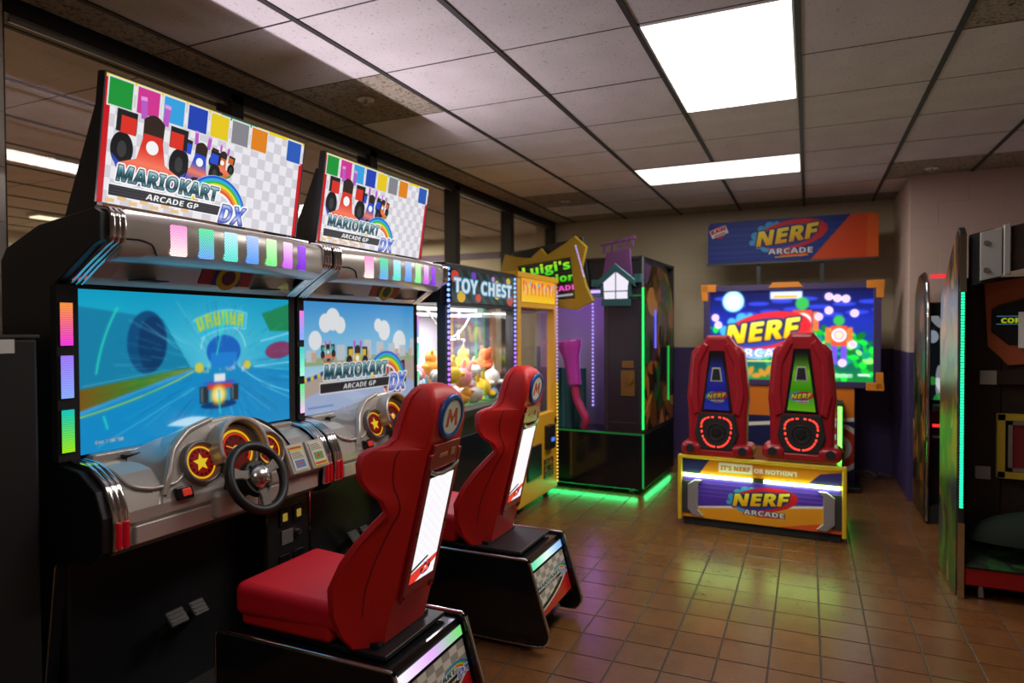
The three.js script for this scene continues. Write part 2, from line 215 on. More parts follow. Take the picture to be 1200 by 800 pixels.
const sloganTex = tex(1024, 110, (g, w, h) => {
  g.fillStyle = '#e88a1e'; g.fillRect(0, 0, w, h); g.fillStyle = '#2c2f6e'; g.beginPath(); g.moveTo(0, 0); g.lineTo(190, 0); g.lineTo(120, h); g.lineTo(0, h); g.fill(); g.fillStyle = '#382a80'; g.beginPath(); g.moveTo(830, h); g.lineTo(900, 40); g.lineTo(w, 20); g.lineTo(w, h); g.fill();
  g.fillStyle = '#f0eee8'; g.fillRect(250, 16, 225, 72); blobText(g, "IT'S NERF", 362, 54, 44, '#e07a1c', null, 0, { bold: 3 }); blobText(g, "OR NOTHIN'!", 620, 58, 44, '#f4efe6', null, 0, { bold: 3 });
});
const columnTex = tex(512, 424, (g, w, h) => { g.fillStyle = '#1c2050'; g.fillRect(0, 0, w, h); g.fillStyle = '#e07a1c'; g.fillRect(0, 0, w, 140); g.fillStyle = '#3a9ad8'; g.beginPath(); g.ellipse(240, 110, 60, 22, -0.1, 0, 7); g.fill(); g.strokeStyle = '#efe8dc'; g.lineWidth = 16; g.beginPath(); g.moveTo(0, 190); g.lineTo(w, 140); g.stroke(); for (const [r, c] of [[105, '#e8e0d8'], [86, '#c83a1c'], [56, '#e8e0d8'], [32, '#c83a1c']]) { g.fillStyle = c; g.beginPath(); g.arc(448, 262, r, 0, 7); g.fill(); } });
const podTex = (c0, c1) => tex(128, 256, (g, w, h) => { g.fillStyle = grad(g, 0, 0, 0, h, '#101014', c1, c0, c1); g.fillRect(0, 0, w, h); blaster(g, 64, 190, 88); });
const starGaugeTex = tex(256, 256, (g) => { g.fillStyle = '#8a0f0a'; g.fillRect(0, 0, 256, 256); g.strokeStyle = '#f2c31c'; g.lineWidth = 14; g.beginPath(); g.arc(128, 128, 112, 0, 7); g.stroke(); g.strokeStyle = '#3a0805'; g.lineWidth = 20; g.setLineDash([22, 14]); g.beginPath(); g.arc(128, 128, 86, 0, 7); g.stroke(); g.setLineDash([]); g.fillStyle = '#f4d42a'; g.beginPath(); for (let i = 0; i < 10; i++) { const r = i % 2 ? 32 : 68, a = -Math.PI / 2 + i * Math.PI / 5; g.lineTo(128 + r * Math.cos(a), 128 + r * Math.sin(a)); } g.fill(); });
const tachGaugeTex = tex(256, 256, (g) => { g.fillStyle = '#5c0c06'; g.fillRect(0, 0, 256, 256); g.strokeStyle = '#f2c31c'; g.lineWidth = 16; g.beginPath(); g.arc(128, 128, 114, 2.3, 7.1); g.stroke(); g.strokeStyle = '#e23818'; g.lineWidth = 12; g.beginPath(); g.arc(128, 128, 96, 2.3, 7.1); g.stroke(); g.strokeStyle = '#1c0604'; g.lineWidth = 18; g.setLineDash([12, 26]); g.beginPath(); g.arc(128, 128, 76, 2.3, 7.1); g.stroke(); g.setLineDash([]); g.strokeStyle = '#ff9a3a'; g.lineWidth = 8; g.beginPath(); g.moveTo(128, 128); g.lineTo(60, 96); g.stroke(); g.fillStyle = '#ffb04a'; g.beginPath(); g.arc(128, 128, 26, 0, 7); g.fill(); g.fillStyle = '#fff0c0'; g.beginPath(); g.arc(122, 120, 9, 0, 7); g.fill(); });
const cardTex = [0, 1].map((k) => tex(128, 192, (g) => { g.fillStyle = '#d9d4be'; g.fillRect(0, 0, 128, 192); g.fillStyle = '#e8c81c'; g.fillRect(0, k ? 160 : 0, 128, 36); g.fillStyle = '#c0201c'; g.fillRect(8, k ? 166 : 6, 110, 14); g.fillStyle = '#3a3a34'; for (let i = 0; i < 5; i++) g.fillRect(10, (k ? 14 : 48) + i * 11, 80 + (i * 37) % 30, 4); g.fillStyle = k ? '#58a04a' : '#3a8ad0'; g.fillRect(18, k ? 84 : 112, 92, 60); g.fillStyle = '#d83a2a'; g.fillRect(44, k ? 100 : 128, 38, 24); }));
const seatPanelTex = tex(256, 768, (g, w, h) => { checker(g, 0, 0, w, h, 32, '#fdfcff', '#f8f6fb'); g.fillStyle = '#e23828'; g.beginPath(); g.moveTo(0, h); g.lineTo(0, 690); g.lineTo(w, 620); g.lineTo(w, 660); g.lineTo(60, h); g.fill(); g.fillStyle = '#30343c'; g.beginPath(); g.moveTo(0, 660); g.lineTo(150, 600); g.lineTo(160, 616); g.lineTo(0, 684); g.fill(); kart(g, 150, 690, 0.32, '#e23426', '#3048c0', -0.2); });
const pedestalTex = tex(512, 512, (g, w, h) => { checker(g, 0, 0, w, h, 64, '#e6dfd4', '#aaa49b'); g.fillStyle = '#0d0d0e'; g.beginPath(); g.moveTo(0, 400); g.quadraticCurveTo(290, 380, w, 190); g.lineTo(w, h); g.lineTo(0, h); g.fill(); g.fillStyle = '#e8e2da'; g.beginPath(); g.moveTo(0, 440); g.quadraticCurveTo(300, 420, w, 236); g.lineTo(w, h); g.lineTo(0, h); g.fill(); g.fillStyle = '#c81420'; g.beginPath(); g.moveTo(0, 458); g.quadraticCurveTo(310, 436, w, 262); g.lineTo(w, h); g.lineTo(0, h); g.fill(); raceTitle(g, 16, 130, 500); });
const emblemTex = tex(256, 256, (g) => { g.fillStyle = '#e9e4de'; g.fillRect(0, 0, 256, 256); g.fillStyle = '#c8262a'; g.beginPath(); for (const [x, y] of [[40, 200], [62, 66], [94, 62], [128, 128], [162, 62], [194, 66], [216, 200], [174, 200], [166, 128], [128, 184], [90, 128], [82, 200]]) g.lineTo(x, y); g.fill(); });
const ledTex = (a, b) => tex(64, 192, (g, w, h) => { g.fillStyle = grad(g, 0, 0, 0, h, a, b); g.fillRect(0, 0, w, h); g.fillStyle = 'rgba(0,0,0,.45)'; for (let j = 0; j < 20; j++) for (let i = 0; i < 7; i++) { g.beginPath(); g.arc(i * 10 + (j % 2) * 5, j * 10 + 5, 2.3, 0, 7); g.fill(); } });
const toySignTex = tex(1024, 400, (g, w, h) => { g.fillStyle = '#202a26'; g.fillRect(0, 0, w, h); g.save(); g.rotate(-0.6); g.fillStyle = '#384844'; for (let i = -6; i < 16; i++) g.fillRect(i * 120 - 300, 0, 54, 1200); g.restore(); for (const [x, y, r, c] of [[50, 90, 60, '#e84a2a'], [140, 330, 60, '#f4c424'], [400, 330, 44, '#e8503a'], [330, 50, 40, '#7a4ad0'], [960, 330, 60, '#d85a4a'], [930, 60, 40, '#e8c838'], [650, 60, 30, '#d0a0e0']]) { g.fillStyle = c; g.beginPath(); g.ellipse(x, y, r, r * 1.2, 0, 0, 7); g.fill(); } g.fillStyle = '#f8cc28'; g.beginPath(); g.ellipse(716, 200, 62, 130, 0, 0, 7); g.fill(); blobText(g, 'TOY CHEST', 515, 200, 190, '#f4fbff', '#1c9cd0', 30, { sx: 0.98, sy: 1.25, rot: 0.01, bold: 5 }); });
const prizeSignTex = tex(1024, 420, (g, w, h) => { g.fillStyle = grad(g, 0, 0, 0, h, '#f6a020', '#f8b020', '#ffd030'); g.fillRect(0, 0, w, h); for (let i = 0; i < 16; i++) { g.fillStyle = ['#e8562a', '#d83a6a', '#f8d84a', '#58b8d8'][i % 4]; g.beginPath(); g.ellipse(60 + i * 62, 110 + (i % 3) * 26, 24, 40, 0.3, 0, 7); g.fill(); } g.lineWidth = 22; for (let i = 0; i < 17; i++) { g.strokeStyle = i % 2 ? '#f6c8a0' : '#e8682a'; g.beginPath(); g.moveTo(60 + i * 56, 110 + (i % 3) * 14); g.lineTo(54 + i * 57, 250 + (i * 29) % 60); g.stroke(); } });
const mansionSignTex = tex(512, 512, (g, w, h) => { g.fillStyle = '#171512'; g.fillRect(0, 0, w, h); g.fillStyle = '#241f18'; for (let i = 0; i < 12; i++) g.fillRect(0, i * 44, w, 16); blobText(g, "Luigi's", 250, 110, 130, grad(g, 0, -60, 0, 60, '#d8ff3a', '#48e020'), '#0a2a08', 14, { rot: -0.04, bold: 4 }); blobText(g, 'Mansion', 262, 240, 108, grad(g, 0, -50, 0, 50, '#9aff30', '#28c020'), '#0a2a08', 14, { bold: 4 }); blobText(g, 'ARCADE', 340, 350, 74, '#ff5ac8', '#3a0830', 12, { bold: 3 }); g.fillStyle = '#a8a8a8'; g.fillRect(300, 416, 150, 22); });
const windowPlaqueTex = tex(128, 128, (g) => { g.fillStyle = '#f8f2ff'; g.fillRect(0, 0, 128, 128); g.strokeStyle = '#5a4a6a'; g.lineWidth = 5; g.beginPath(); g.moveTo(64, 0); g.lineTo(64, 128); g.moveTo(0, 92); g.lineTo(128, 92); g.stroke(); });
function artTex(w, h, base, blobs, n, s) { return tex(w, h, (g) => { g.fillStyle = base; g.fillRect(0, 0, w, h); let q = s; const r = () => { q = (q * 1664525 + 1013904223) >>> 0; return q / 4294967296; }; for (let i = 0; i < n; i++) { g.fillStyle = blobs[Math.floor(r() * blobs.length)]; g.globalAlpha = 0.5 + 0.5 * r(); g.beginPath(); g.ellipse(r() * w, r() * h, 4 + r() * w * 0.16, 6 + r() * h * 0.08, r() * 3, 0, 7); g.fill(); } g.globalAlpha = 1; }); }
const hallArtTex = artTex(256, 512, '#2a1a0c', ['#5a3818', '#96541e', '#2c4420', '#14100a', '#c0803c', '#46304c', '#1e5a2c'], 120, 5);
const jungleArtTex = artTex(256, 512, '#2a2418', ['#8a2a1c', '#b8641c', '#2c5a1c', '#c8a02a', '#3a3a5a', '#1a1a14', '#5a8a2a'], 140, 17);
const grassArtTex = artTex(512, 256, '#0c1408', ['#123a10', '#1c5a18', '#0a1a08', '#2a7a20', '#20301a'], 320, 29);
const woodTex = noiseTex(256, (x, y, n) => { const u = x / n, v = y / n, k = n16(u, v * 4 % 1) * 0.5 + n64(u * 0.25, v) * 0.5; return [70 + 50 * k, 44 + 34 * k, 30 + 22 * k]; });
const ceilTex = noiseTex(512, (x, y, n) => { const u = x / n, v = y / n, f = n128(u, v), c = n8(u, v); const pit = f > 0.86 ? 0.88 : 1; const k = (228 + 12 * (c - 0.5) + 6 * (rnd() - 0.5)) * pit; return [k, k * 0.985, k * 0.965]; });
const ceilBump = noiseTex(512, (x, y, n) => { const u = x / n, v = y / n; return 140 + 90 * (n128(u, v) - 0.5) + 40 * (n64(u, v) - 0.5) + 20 * (rnd() - 0.5); }, false);
const coarseTex = noiseTex(512, (x, y, n) => { const u = x / n, v = y / n; const f = n64(u, v) * 0.4 + n128(u, v) * 0.6; const k = 182 - 190 * Math.max(0, f - 0.48) + 26 * (rnd() - 0.5); return [k, k * 0.95, k * 0.88]; });
const coarseBump = noiseTex(512, (x, y, n) => { const u = x / n, v = y / n; const f = n64(u, v) * 0.4 + n128(u, v) * 0.6; return 190 - 260 * Math.max(0, f - 0.45) + 50 * (rnd() - 0.5); }, false);
const clayTex = noiseTex(512, (x, y, n) => { const u = x / n, v = y / n, k = 0.84 + 0.09 * n16(u, v) + 0.07 * n64(u, v) + 0.05 * (rnd() - 0.5) - (n128(u, v) > 0.95 ? 0.1 : 0); return [255 * k, 250 * k, 245 * k]; });
const clayBump = noiseTex(512, (x, y, n) => { const u = x / n, v = y / n; return 120 + 70 * (n32(u, v) - 0.5) + 60 * (n128(u, v) - 0.5); }, false);
const blockBump = noiseTex(512, (x, y, n) => { const u = x / n, v = y / n; return 130 + 80 * (n64(u, v) - 0.5) + 80 * (n128(u, v) - 0.5) + 30 * (rnd() - 0.5); }, false);

// ---------- shared materials ----------
const black = M(lin(0.012, 0.012, 0.014), 0.42), blackGloss = M(lin(0.010, 0.010, 0.012), 0.12), blackMatte = M(lin(0.015, 0.015, 0.016), 0.85), rubber = M(lin(0.009, 0.009, 0.01), 0.45);
const silver = M(lin(0.52, 0.475, 0.43), 0.29, { metalness: 0.32 }), silverDark = M(lin(0.24, 0.215, 0.2), 0.3, { metalness: 0.4 }), chrome = M(lin(0.75, 0.74, 0.73), 0.09, { metalness: 1 }), steel = M(lin(0.45, 0.45, 0.46), 0.35, { metalness: 1 });
const redVinyl = M(lin(0.70, 0.006, 0.024), 0.5), redShell = M(lin(0.70, 0.012, 0.009), 0.5), redPlastic = M(lin(0.36, 0.01, 0.02), 0.3);
const white = M(lin(0.75, 0.74, 0.72), 0.6), yellowMetal = M(lin(0.78, 0.40, 0.02), 0.4), purplePaint = M(lin(0.055, 0.035, 0.13), 0.5), orangePlastic = M(lin(0.75, 0.25, 0.02), 0.4);
function glow(map, k, o = {}) { return new THREE.MeshPhysicalMaterial({ color: 0x050505, roughness: o.roughness ?? 0.25, specularIntensity: o.spec ?? 1, emissive: 0xffffff, emissiveMap: map, emissiveIntensity: k }); }
function glowC(c, k) { return new THREE.MeshPhysicalMaterial({ color: 0x080808, roughness: 0.4, emissive: c, emissiveIntensity: k }); }
function print(map, roughness = 0.4) { return M(0xffffff, roughness, { map }); }
const pane = new THREE.MeshPhysicalMaterial({ color: 0xffffff, roughness: 0.02, transmission: 1, thickness: 0, ior: 1.45 });

// =====================================================================
// SETTING
// =====================================================================
const WX = -2.72, BZ = -7.37, RX = 2.3, FZ = 2.6;       // window wall, back wall, far side wall, wall behind the camera
const CX0 = -0.043, CZ0 = -3.307, CT = 0.6096;          // ceiling grid origin and pitch
const FX0 = 0.055, FZ0 = -3.357, FT = 0.2032;           // floor tile origin and pitch
// ----- floor -----
const floor = structure('floor');
const grout = M(lin(0.055, 0.045, 0.04), 0.9);
part(floor, 'grout_bed', box(RX - WX + 0.4, 0.1, FZ - BZ + 0.4, (RX + WX) / 2, -0.053, (FZ + BZ) / 2), grout);
const clay = [[0.172, 0.071, 0.023], [0.188, 0.079, 0.027], [0.16, 0.065, 0.021], [0.177, 0.073, 0.026], [0.168, 0.071, 0.028]].map(([r, g, b]) => M(lin(r, g, b), 0.27, { map: clayTex, bumpMap: clayBump, bumpScale: 0.0002 }));
const clayGeo = [0, 1, 2, 3].map((i) => slab(0.1965, 0.1965, 0.012, 0.0011, i * 0.37, i * 0.61));
{
  const rest = [], near = [];
  for (let j = -16; j < 12; j++) for (let i = -30; i < 21; i++) {
    const x = FX0 + (j + 0.5) * FT, z = FZ0 - (i + 0.5) * FT; if (x < WX - 0.1 || x > RX || z < BZ || z > FZ) continue;
    const open = (x > -1.05 && x < 0.85 && z < -2.0 && z > -6.95 && !(x > -0.9 && x < 0.3 && z < -4.95 && z > -6.9)) || (x > -2.0 && x <= -1.05 && z < -3.3 && z > -5.6);
    (open ? near : rest).push([x, z]);
  }
  near.sort((a, b) => Math.hypot(...a) - Math.hypot(...b));
  for (const [x, z] of near.splice(0, 296)) { const k = Math.floor(rnd() * 20), o = part(floor, 'floor_tile', clayGeo[k % 4], clay[k % 5]); o.position.set(x, rr(-0.0006, 0.0004), z); o.rotation.set(rr(-0.002, 0.002), 0, rr(-0.002, 0.002)); }
  const m = part(floor, 'floor_tile_field', merge([...rest, ...near].map(([x, z], i) => clayGeo[i % 4].clone().translate(x, 0, z))), clay[1]); m.userData.kind = 'stuff';
}
// ----- ceiling: grid bars and lay-in tiles -----
const tileMat = M(lin(0.87, 0.83, 0.885), 0.95, { map: ceilTex, bumpMap: ceilBump, bumpScale: 0.0012 }), coarseMat = M(lin(0.78, 0.74, 0.68), 0.95, { map: coarseTex, bumpMap: coarseBump, bumpScale: 0.004 });  // lilac cast of the LED lighting is mixed into the plain tile colour
const gridMat = M(lin(0.028, 0.023, 0.024), 0.6);
function ceilingField(root, x0, x1, z0, z1, tw, td, ox, oz, skip, coarse, hole = () => false) { // tiles between x0..x1, z1..z0 (z decreasing), with grid bars
  const geos = [0, 1, 2].map((i) => slab(tw - 0.012, td - 0.008, 0.015, 0.001, i * 0.31, i * 0.47).rotateX(Math.PI));
  const ja = Math.floor((x0 - ox) / tw), jb = Math.ceil((x1 - ox) / tw), ia = Math.floor((oz - z0) / td), ib = Math.ceil((oz - z1) / td);
  for (let j = ja; j < jb; j++) for (let i = ia; i < ib; i++) {
    if (skip(j, i)) continue;
    const a = Math.max(x0, ox + j * tw), b = Math.min(x1, ox + (j + 1) * tw), c = Math.min(z0, oz - i * td), d = Math.max(z1, oz - (i + 1) * td); if (b - a < 0.05 || c - d < 0.05) continue;
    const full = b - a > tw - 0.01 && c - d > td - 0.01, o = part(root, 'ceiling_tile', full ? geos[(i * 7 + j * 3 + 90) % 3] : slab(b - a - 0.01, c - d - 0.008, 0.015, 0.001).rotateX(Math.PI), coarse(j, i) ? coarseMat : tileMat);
    o.position.set((a + b) / 2, CEIL + rr(0.0, 0.0015), (c + d) / 2);
  }
  // bars run in lengths between the fittings
  const runs = (n0, n1, blocked, lo, hi, pos, put) => { let s = null; for (let k = n0; k <= n1; k++) { const end = k === n1 || blocked(k); if (!end && s === null) s = k; if (end && s !== null) { const a = Math.max(lo, pos(s)), b = Math.min(hi, pos(k)); if (b - a > 0.02) put(a, b); s = null; } } };
  for (let j = ja; j <= jb; j++) { const x = ox + j * tw; if (x > x0 + 0.01 && x < x1 - 0.01) runs(ia, ib, (i) => hole('x', j, i), -z0, -z1, (i) => -oz + i * td, (a, b) => part(root, 'grid_runner', box(0.024, 0.03, b - a, x, CEIL + 0.009, -(a + b) / 2), gridMat)); }
  for (let i = ia; i <= ib; i++) { const z = oz - i * td; if (z < z0 - 0.01 && z > z1 + 0.01) runs(ja, jb, (j) => hole('z', j, i), x0, x1, (j) => ox + j * tw, (a, b) => part(root, 'grid_cross_bar', box(b - a, 0.02, 0.011, (a + b) / 2, CEIL + 0.0105, z), gridMat)); }
}
const ceiling = structure('ceiling');
part(ceiling, 'ceiling_deck', box(RX - WX + 0.4, 0.1, FZ - BZ + 0.4, (RX + WX) / 2, CEIL + 0.12, (FZ + BZ) / 2), blackMatte);
// light fittings occupy: j=-1, i=-1..0 (two rows deep) and j=-2..-1, i=3 (two columns wide)
const lit = (j, i) => (j === -1 && (i === -1 || i === 0 || i === -6 || i === -5)) || ((j === -2 || j === -1) && i === 3);
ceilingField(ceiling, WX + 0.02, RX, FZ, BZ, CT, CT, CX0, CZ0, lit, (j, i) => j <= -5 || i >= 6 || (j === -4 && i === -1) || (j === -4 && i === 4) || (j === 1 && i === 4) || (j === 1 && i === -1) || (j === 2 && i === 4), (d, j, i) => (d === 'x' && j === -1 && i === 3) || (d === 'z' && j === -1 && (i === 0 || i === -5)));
function ceilingLight(label, x0, x1, z0, z1, k = PANEL, c = lin(1, 0.96, 0.9)) {
  const w = x1 - x0, d = z0 - z1, t = thing('ceiling_light', label, 'light', [(x0 + x1) / 2, CEIL, (z0 + z1) / 2], 0);
  part(t, 'frame', [box(w, 0.03, 0.02, 0, 0.012, d / 2 - 0.01), box(w, 0.03, 0.02, 0, 0.012, -d / 2 + 0.01), box(0.02, 0.03, d, w / 2 - 0.01, 0.012, 0), box(0.02, 0.03, d, -w / 2 + 0.01, 0.012, 0)], white);
  part(t, 'diffuser', box(w - 0.036, 0.006, d - 0.036, 0, 0.012, 0), glowC(c, 2.4));
  part(t, 'housing', box(w - 0.02, 0.05, d - 0.02, 0, 0.045, 0), white);
  areaLight(t, c, k, w - 0.05, d - 0.05, [0, 0.003, 0], DOWN); return t;
}
const gx = (j) => CX0 + j * CT, gz = (i) => CZ0 - i * CT;
ceilingLight('square-ended bright ceiling light panel set lengthwise above the racing seats', gx(-1), gx(0), gz(-1), gz(1));
ceilingLight('bright ceiling light panel set crosswise ahead of the blue and orange blaster sign', gx(-2), gx(0), gz(3), gz(4));
ceilingLight('added ceiling light panel set lengthwise out of view at the window pier end of the room', gx(-1), gx(0), gz(-6), gz(-4), PANEL * 0.22);  // added outside the view to light the near sides of the seats
// ----- block walls -----
const beigePaint = M(lin(0.53, 0.445, 0.30), 0.55, { bumpMap: blockBump, bumpScale: 0.002 }), redLitPaint = M(lin(0.54, 0.39, 0.34), 0.55, { bumpMap: blockBump, bumpScale: 0.002 });  // pink of the bumped-out wall: red lamp light put into the colour
const purpleBlock = M(lin(0.055, 0.032, 0.13), 0.5, { bumpMap: blockBump, bumpScale: 0.002 });
const mortarB = M(lin(0.5, 0.42, 0.285), 0.7), mortarP = M(lin(0.045, 0.03, 0.1), 0.8);
const BW = 0.4064, BH = 0.2032, RAIL = BH * 6;
const blockGeos = {};
function blockGeo(w, h) { const k = w.toFixed(3) + h.toFixed(3); return blockGeos[k] ??= slab(w - 0.006, h - 0.006, 0.02, 0.0014, rnd(), rnd()).rotateX(Math.PI / 2); }
// wall of blocks from x0 to x1 facing +z at origin, height to top; placed by pos/turn
function blockWall(root, len, top, pos, turn, upper, from = 0) {
  const g = new THREE.Group(); // layout only: blocks become children of root
  g.position.set(...pos); g.rotation.y = turn; g.updateMatrix();
  for (let r = 0; r * BH < top - 0.02; r++) {
    const y0 = r * BH, h = Math.min(BH, top - y0);
    if (y0 + h < from) continue;
    for (let x = r % 2 ? -BW / 2 : 0; x < len - 0.02; x += BW) {
      const a = Math.max(0, x), b = Math.min(len, x + BW); if (b - a < 0.03) continue;
      const o = part(root, 'block', blockGeo(b - a, h), y0 + h / 2 < RAIL ? purpleBlock : upper);
      o.position.set((a + b) / 2, y0 + h / 2, 0.02 + rr(0, 0.0012)).applyMatrix4(g.matrix); o.rotation.y = turn;
    }
  }
}
const wallBack = structure('wall_back');
part(wallBack, 'mortar', box(0.76 - WX + 0.3, CEIL - RAIL + 0.1, 0.2, (0.76 + WX) / 2 - 0.1, (CEIL + 0.1 + RAIL) / 2, BZ - 0.1), mortarB);
part(wallBack, 'lower_mortar', box(0.76 - WX + 0.3, RAIL, 0.2, (0.76 + WX) / 2 - 0.1, RAIL / 2, BZ - 0.1), mortarP);
blockWall(wallBack, 0.75 - WX, CEIL, [WX, 0, BZ - 0.0185], 0, beigePaint);
// bumped-out wall beside it: one face towards the room, one return face
const PX = 0.755, PZ = -6.30, wallRight = structure('wall_right');
part(wallRight, 'mortar', box(RX - PX + 0.2, CEIL - RAIL + 0.1, PZ - BZ + 0.2, (RX + PX) / 2 + 0.1, (CEIL + 0.1 + RAIL) / 2, (PZ + BZ) / 2 - 0.1), mortarB);
part(wallRight, 'lower_mortar', box(RX - PX + 0.2, RAIL, PZ - BZ + 0.2, (RX + PX) / 2 + 0.1, RAIL / 2, (PZ + BZ) / 2 - 0.1), mortarP);
blockWall(wallRight, RX - PX, CEIL, [PX, 0, PZ - 0.0185], 0, redLitPaint);
blockWall(wallRight, PZ - BZ, CEIL, [PX + 0.0185, 0, BZ], -Math.PI / 2, redLitPaint);
part(wallRight, 'side_wall', box(0.15, CEIL + 0.1, FZ - PZ + 0.2, RX + 0.075, CEIL / 2 + 0.05, (FZ + PZ) / 2), redLitPaint);
const wallFront = structure('wall_front');
part(wallFront, 'painted_face', box(RX - WX + 0.4, CEIL + 0.1, 0.15, (RX + WX) / 2, CEIL / 2 + 0.05, FZ + 0.075), beigePaint);
// ----- window wall -----
const wallLeft = structure('wall_left'), WZ0 = -1.49, SILL = 0.95, HEAD = 2.65;
part(wallLeft, 'pier', box(0.2, CEIL + 0.1, FZ - WZ0, WX - 0.1, CEIL / 2 + 0.05, (FZ + WZ0) / 2), mortarB);
{ const g = M(lin(0.62, 0.55, 0.47), 0.6, { bumpMap: blockBump, bumpScale: 0.002 }); blockWall(wallLeft, 2.03, CEIL, [WX - 0.0185, 0, WZ0 + 2.03], Math.PI / 2, g, 1.2); }
part(wallLeft, 'knee_wall', box(0.2, SILL, WZ0 - BZ, WX - 0.1, SILL / 2, (WZ0 + BZ) / 2), purpleBlock);
const frameMat = M(lin(0.018, 0.016, 0.016), 0.45);
part(wallLeft, 'head_beam', box(0.2, CEIL - HEAD + 0.1, WZ0 - BZ, WX - 0.1, (CEIL + HEAD + 0.1) / 2, (WZ0 + BZ) / 2), frameMat);
const mull = [-1.49, -2.60, -3.79, -4.98, -6.12, -7.36];
mull.forEach((z, i) => {
  if (!i) return; const z0 = mull[i - 1], w = structure('window_' + i), L = z0 - z, zc = (z0 + z) / 2, H = HEAD - SILL, yc = (HEAD + SILL) / 2, f = 0.04;
  part(w, 'window_frame', [box(0.11, f, L, WX - 0.06, HEAD - f / 2, zc), box(0.11, f, L, WX - 0.06, SILL + f / 2, zc), box(0.11, H, i === 1 ? 0.008 : f, WX - 0.06, yc, z0 - (i === 1 ? 0.004 : f / 2)), box(0.11, H, f, WX - 0.06, yc, z + f / 2)], frameMat);
  part(w, 'window_track', box(0.012, 0.016, L - 2 * f, WX - 0.035, HEAD - f - 0.012, zc), steel);
  part(w, 'pane', box(0.004, H - 2 * f, L - 2 * f, WX - 0.07, yc, zc), pane);
});
// ----- the room beyond the windows -----
const AX = -9.0, AZ = -8.0, AF = 1.5, off = WX - 0.2;
const nextFloor = structure('floor_next_room'); part(nextFloor, 'floor_surface', box(off - AX, 0.1, AF - AZ, (off + AX) / 2, -0.05, (AF + AZ) / 2), clay[2]);
const nextCeil = structure('ceiling_next_room'); part(nextCeil, 'ceiling_deck', box(off - AX, 0.08, AF - AZ, (off + AX) / 2, CEIL + 0.11, (AF + AZ) / 2), blackMatte);
ceilingField(nextCeil, AX, off, AF, AZ, 0.61, 1.22, -7.24, 0.2, () => false, () => false);
const nextWall = structure('wall_next_room');
const cream = M(lin(0.62, 0.58, 0.5), 0.7);
part(nextWall, 'end_wall', box(off - AX + 0.3, CEIL + 0.1, 0.1, (off + AX) / 2 - 0.1, CEIL / 2 + 0.05, AZ - 0.05), cream); part(nextWall, 'far_wall', box(0.1, CEIL + 0.1, AF - AZ, AX - 0.05, CEIL / 2 + 0.05, (AF + AZ) / 2), cream); part(nextWall, 'entry_wall', box(off - AX + 0.3, CEIL + 0.1, 0.1, (off + AX) / 2 - 0.1, CEIL / 2 + 0.05, AF + 0.05), cream);
const stripe = structure('trim_1'); part(stripe, 'painted_stripe', box(off - AX, 0.09, 0.006, (off + AX) / 2, 2.41, AZ + 0.003), M(lin(0.16, 0.12, 0.24), 0.6));
part(stripe, 'painted_stripe', box(0.006, 0.09, AF - AZ, AX + 0.003, 2.41, (AF + AZ) / 2), M(lin(0.16, 0.12, 0.24), 0.6));
const warm = lin(1, 0.86, 0.55);
function stripLight(label, x, z0, z1, k) { // narrow surface-mounted fitting
  const L = z0 - z1, t = thing('strip_light', label, 'light', [x, CEIL - 0.004, (z0 + z1) / 2], 0, 'strip lights in the next room');
  part(t, 'housing', rbox(0.22, 0.03, L, 0.004, 0, -0.015, 0), white); part(t, 'diffuser', rbox(0.17, 0.02, L - 0.04, 0.006, 0, -0.034, 0), glowC(warm, 1.3)); areaLight(t, warm, k, 0.16, L - 0.06, [0, -0.047, 0], DOWN);
}
stripLight('warm strip light beyond the window, beside the white pier', -4.95, -1.4, -2.6, 75);
stripLight('warm strip light beyond the window, behind the first racing marquee', -4.95, -2.97, -4.2, 75);
stripLight('warm strip light beyond the window, near the purple-striped end wall', -4.9, -6.3, -7.5, 75);
stripLight('added warm strip light deep in the next room beyond the windows', -7.4, -4.3, -5.6, 75);  // added fitting, there to brighten the next room
// sprinkler heads in the ceiling tiles
for (const [x, z, l] of [[-2.17, -2.95, 'white fire sprinkler in the speckled tile above the racing marquees'], [0.87, -6.05, 'dark fire sprinkler in the tile beside the bumped-out wall'], [-2.15, -6.1, 'small fire sprinkler in the tile above the yellow prize machine']]) {
  const t = thing('sprinkler_head', l, 'sprinkler', [x, CEIL, z], 0, 'ceiling sprinklers');
  part(t, 'escutcheon', new THREE.LatheGeometry([[0.012, -0.002], [0.03, -0.012], [0.045, -0.008], [0.046, 0.001], [0.012, 0.001]].map(([a, b]) => new THREE.Vector2(a, b)), 24), white);
  part(t, 'nozzle', [cyl(0.008, 0.01, 0.03, 12, 0, -0.015, 0), cyl(0.018, 0.018, 0.003, 12, 0, -0.032, 0)], steel);
}

// =====================================================================
// RACING CABINETS (local: x to the player's right, z towards the player)
// =====================================================================
const HW = 0.522, SX = -2.45;
const sideOutline = [[0, 0], [0.17, 0], [0.2, 0.3], [0.26, 0.69], [0.44, 0.70], [0.49, 0.745], [0.492, 0.85], [0.46, 0.93], [0.38, 0.985], [0.285, 1.0], [0.285, 1.575], [0.46, 1.685], [0.50, 1.70], [0.50, 1.785], [0.47, 1.80], [0.2, 1.765], [0.03, 1.70], [0, 1.66]];
function ribbon(path, x0, x1, r) { // band of ribs along a [z,y] path
  const g = [], n = 3, w = (x1 - x0) / n;
  for (let i = 0; i < n; i++) g.push(tube(path.map(([z, y]) => V(x0 + w * (i + 0.5), y, z)), w * 0.52, 28, 10));
  return g;
}
const ledCols = [['#ff9a3a', '#ff2ad0', '#c060ff'], ['#9ab0ff', '#5a60ff', '#c8d8ff'], ['#20d8c8', '#40e060', '#b8e820']];
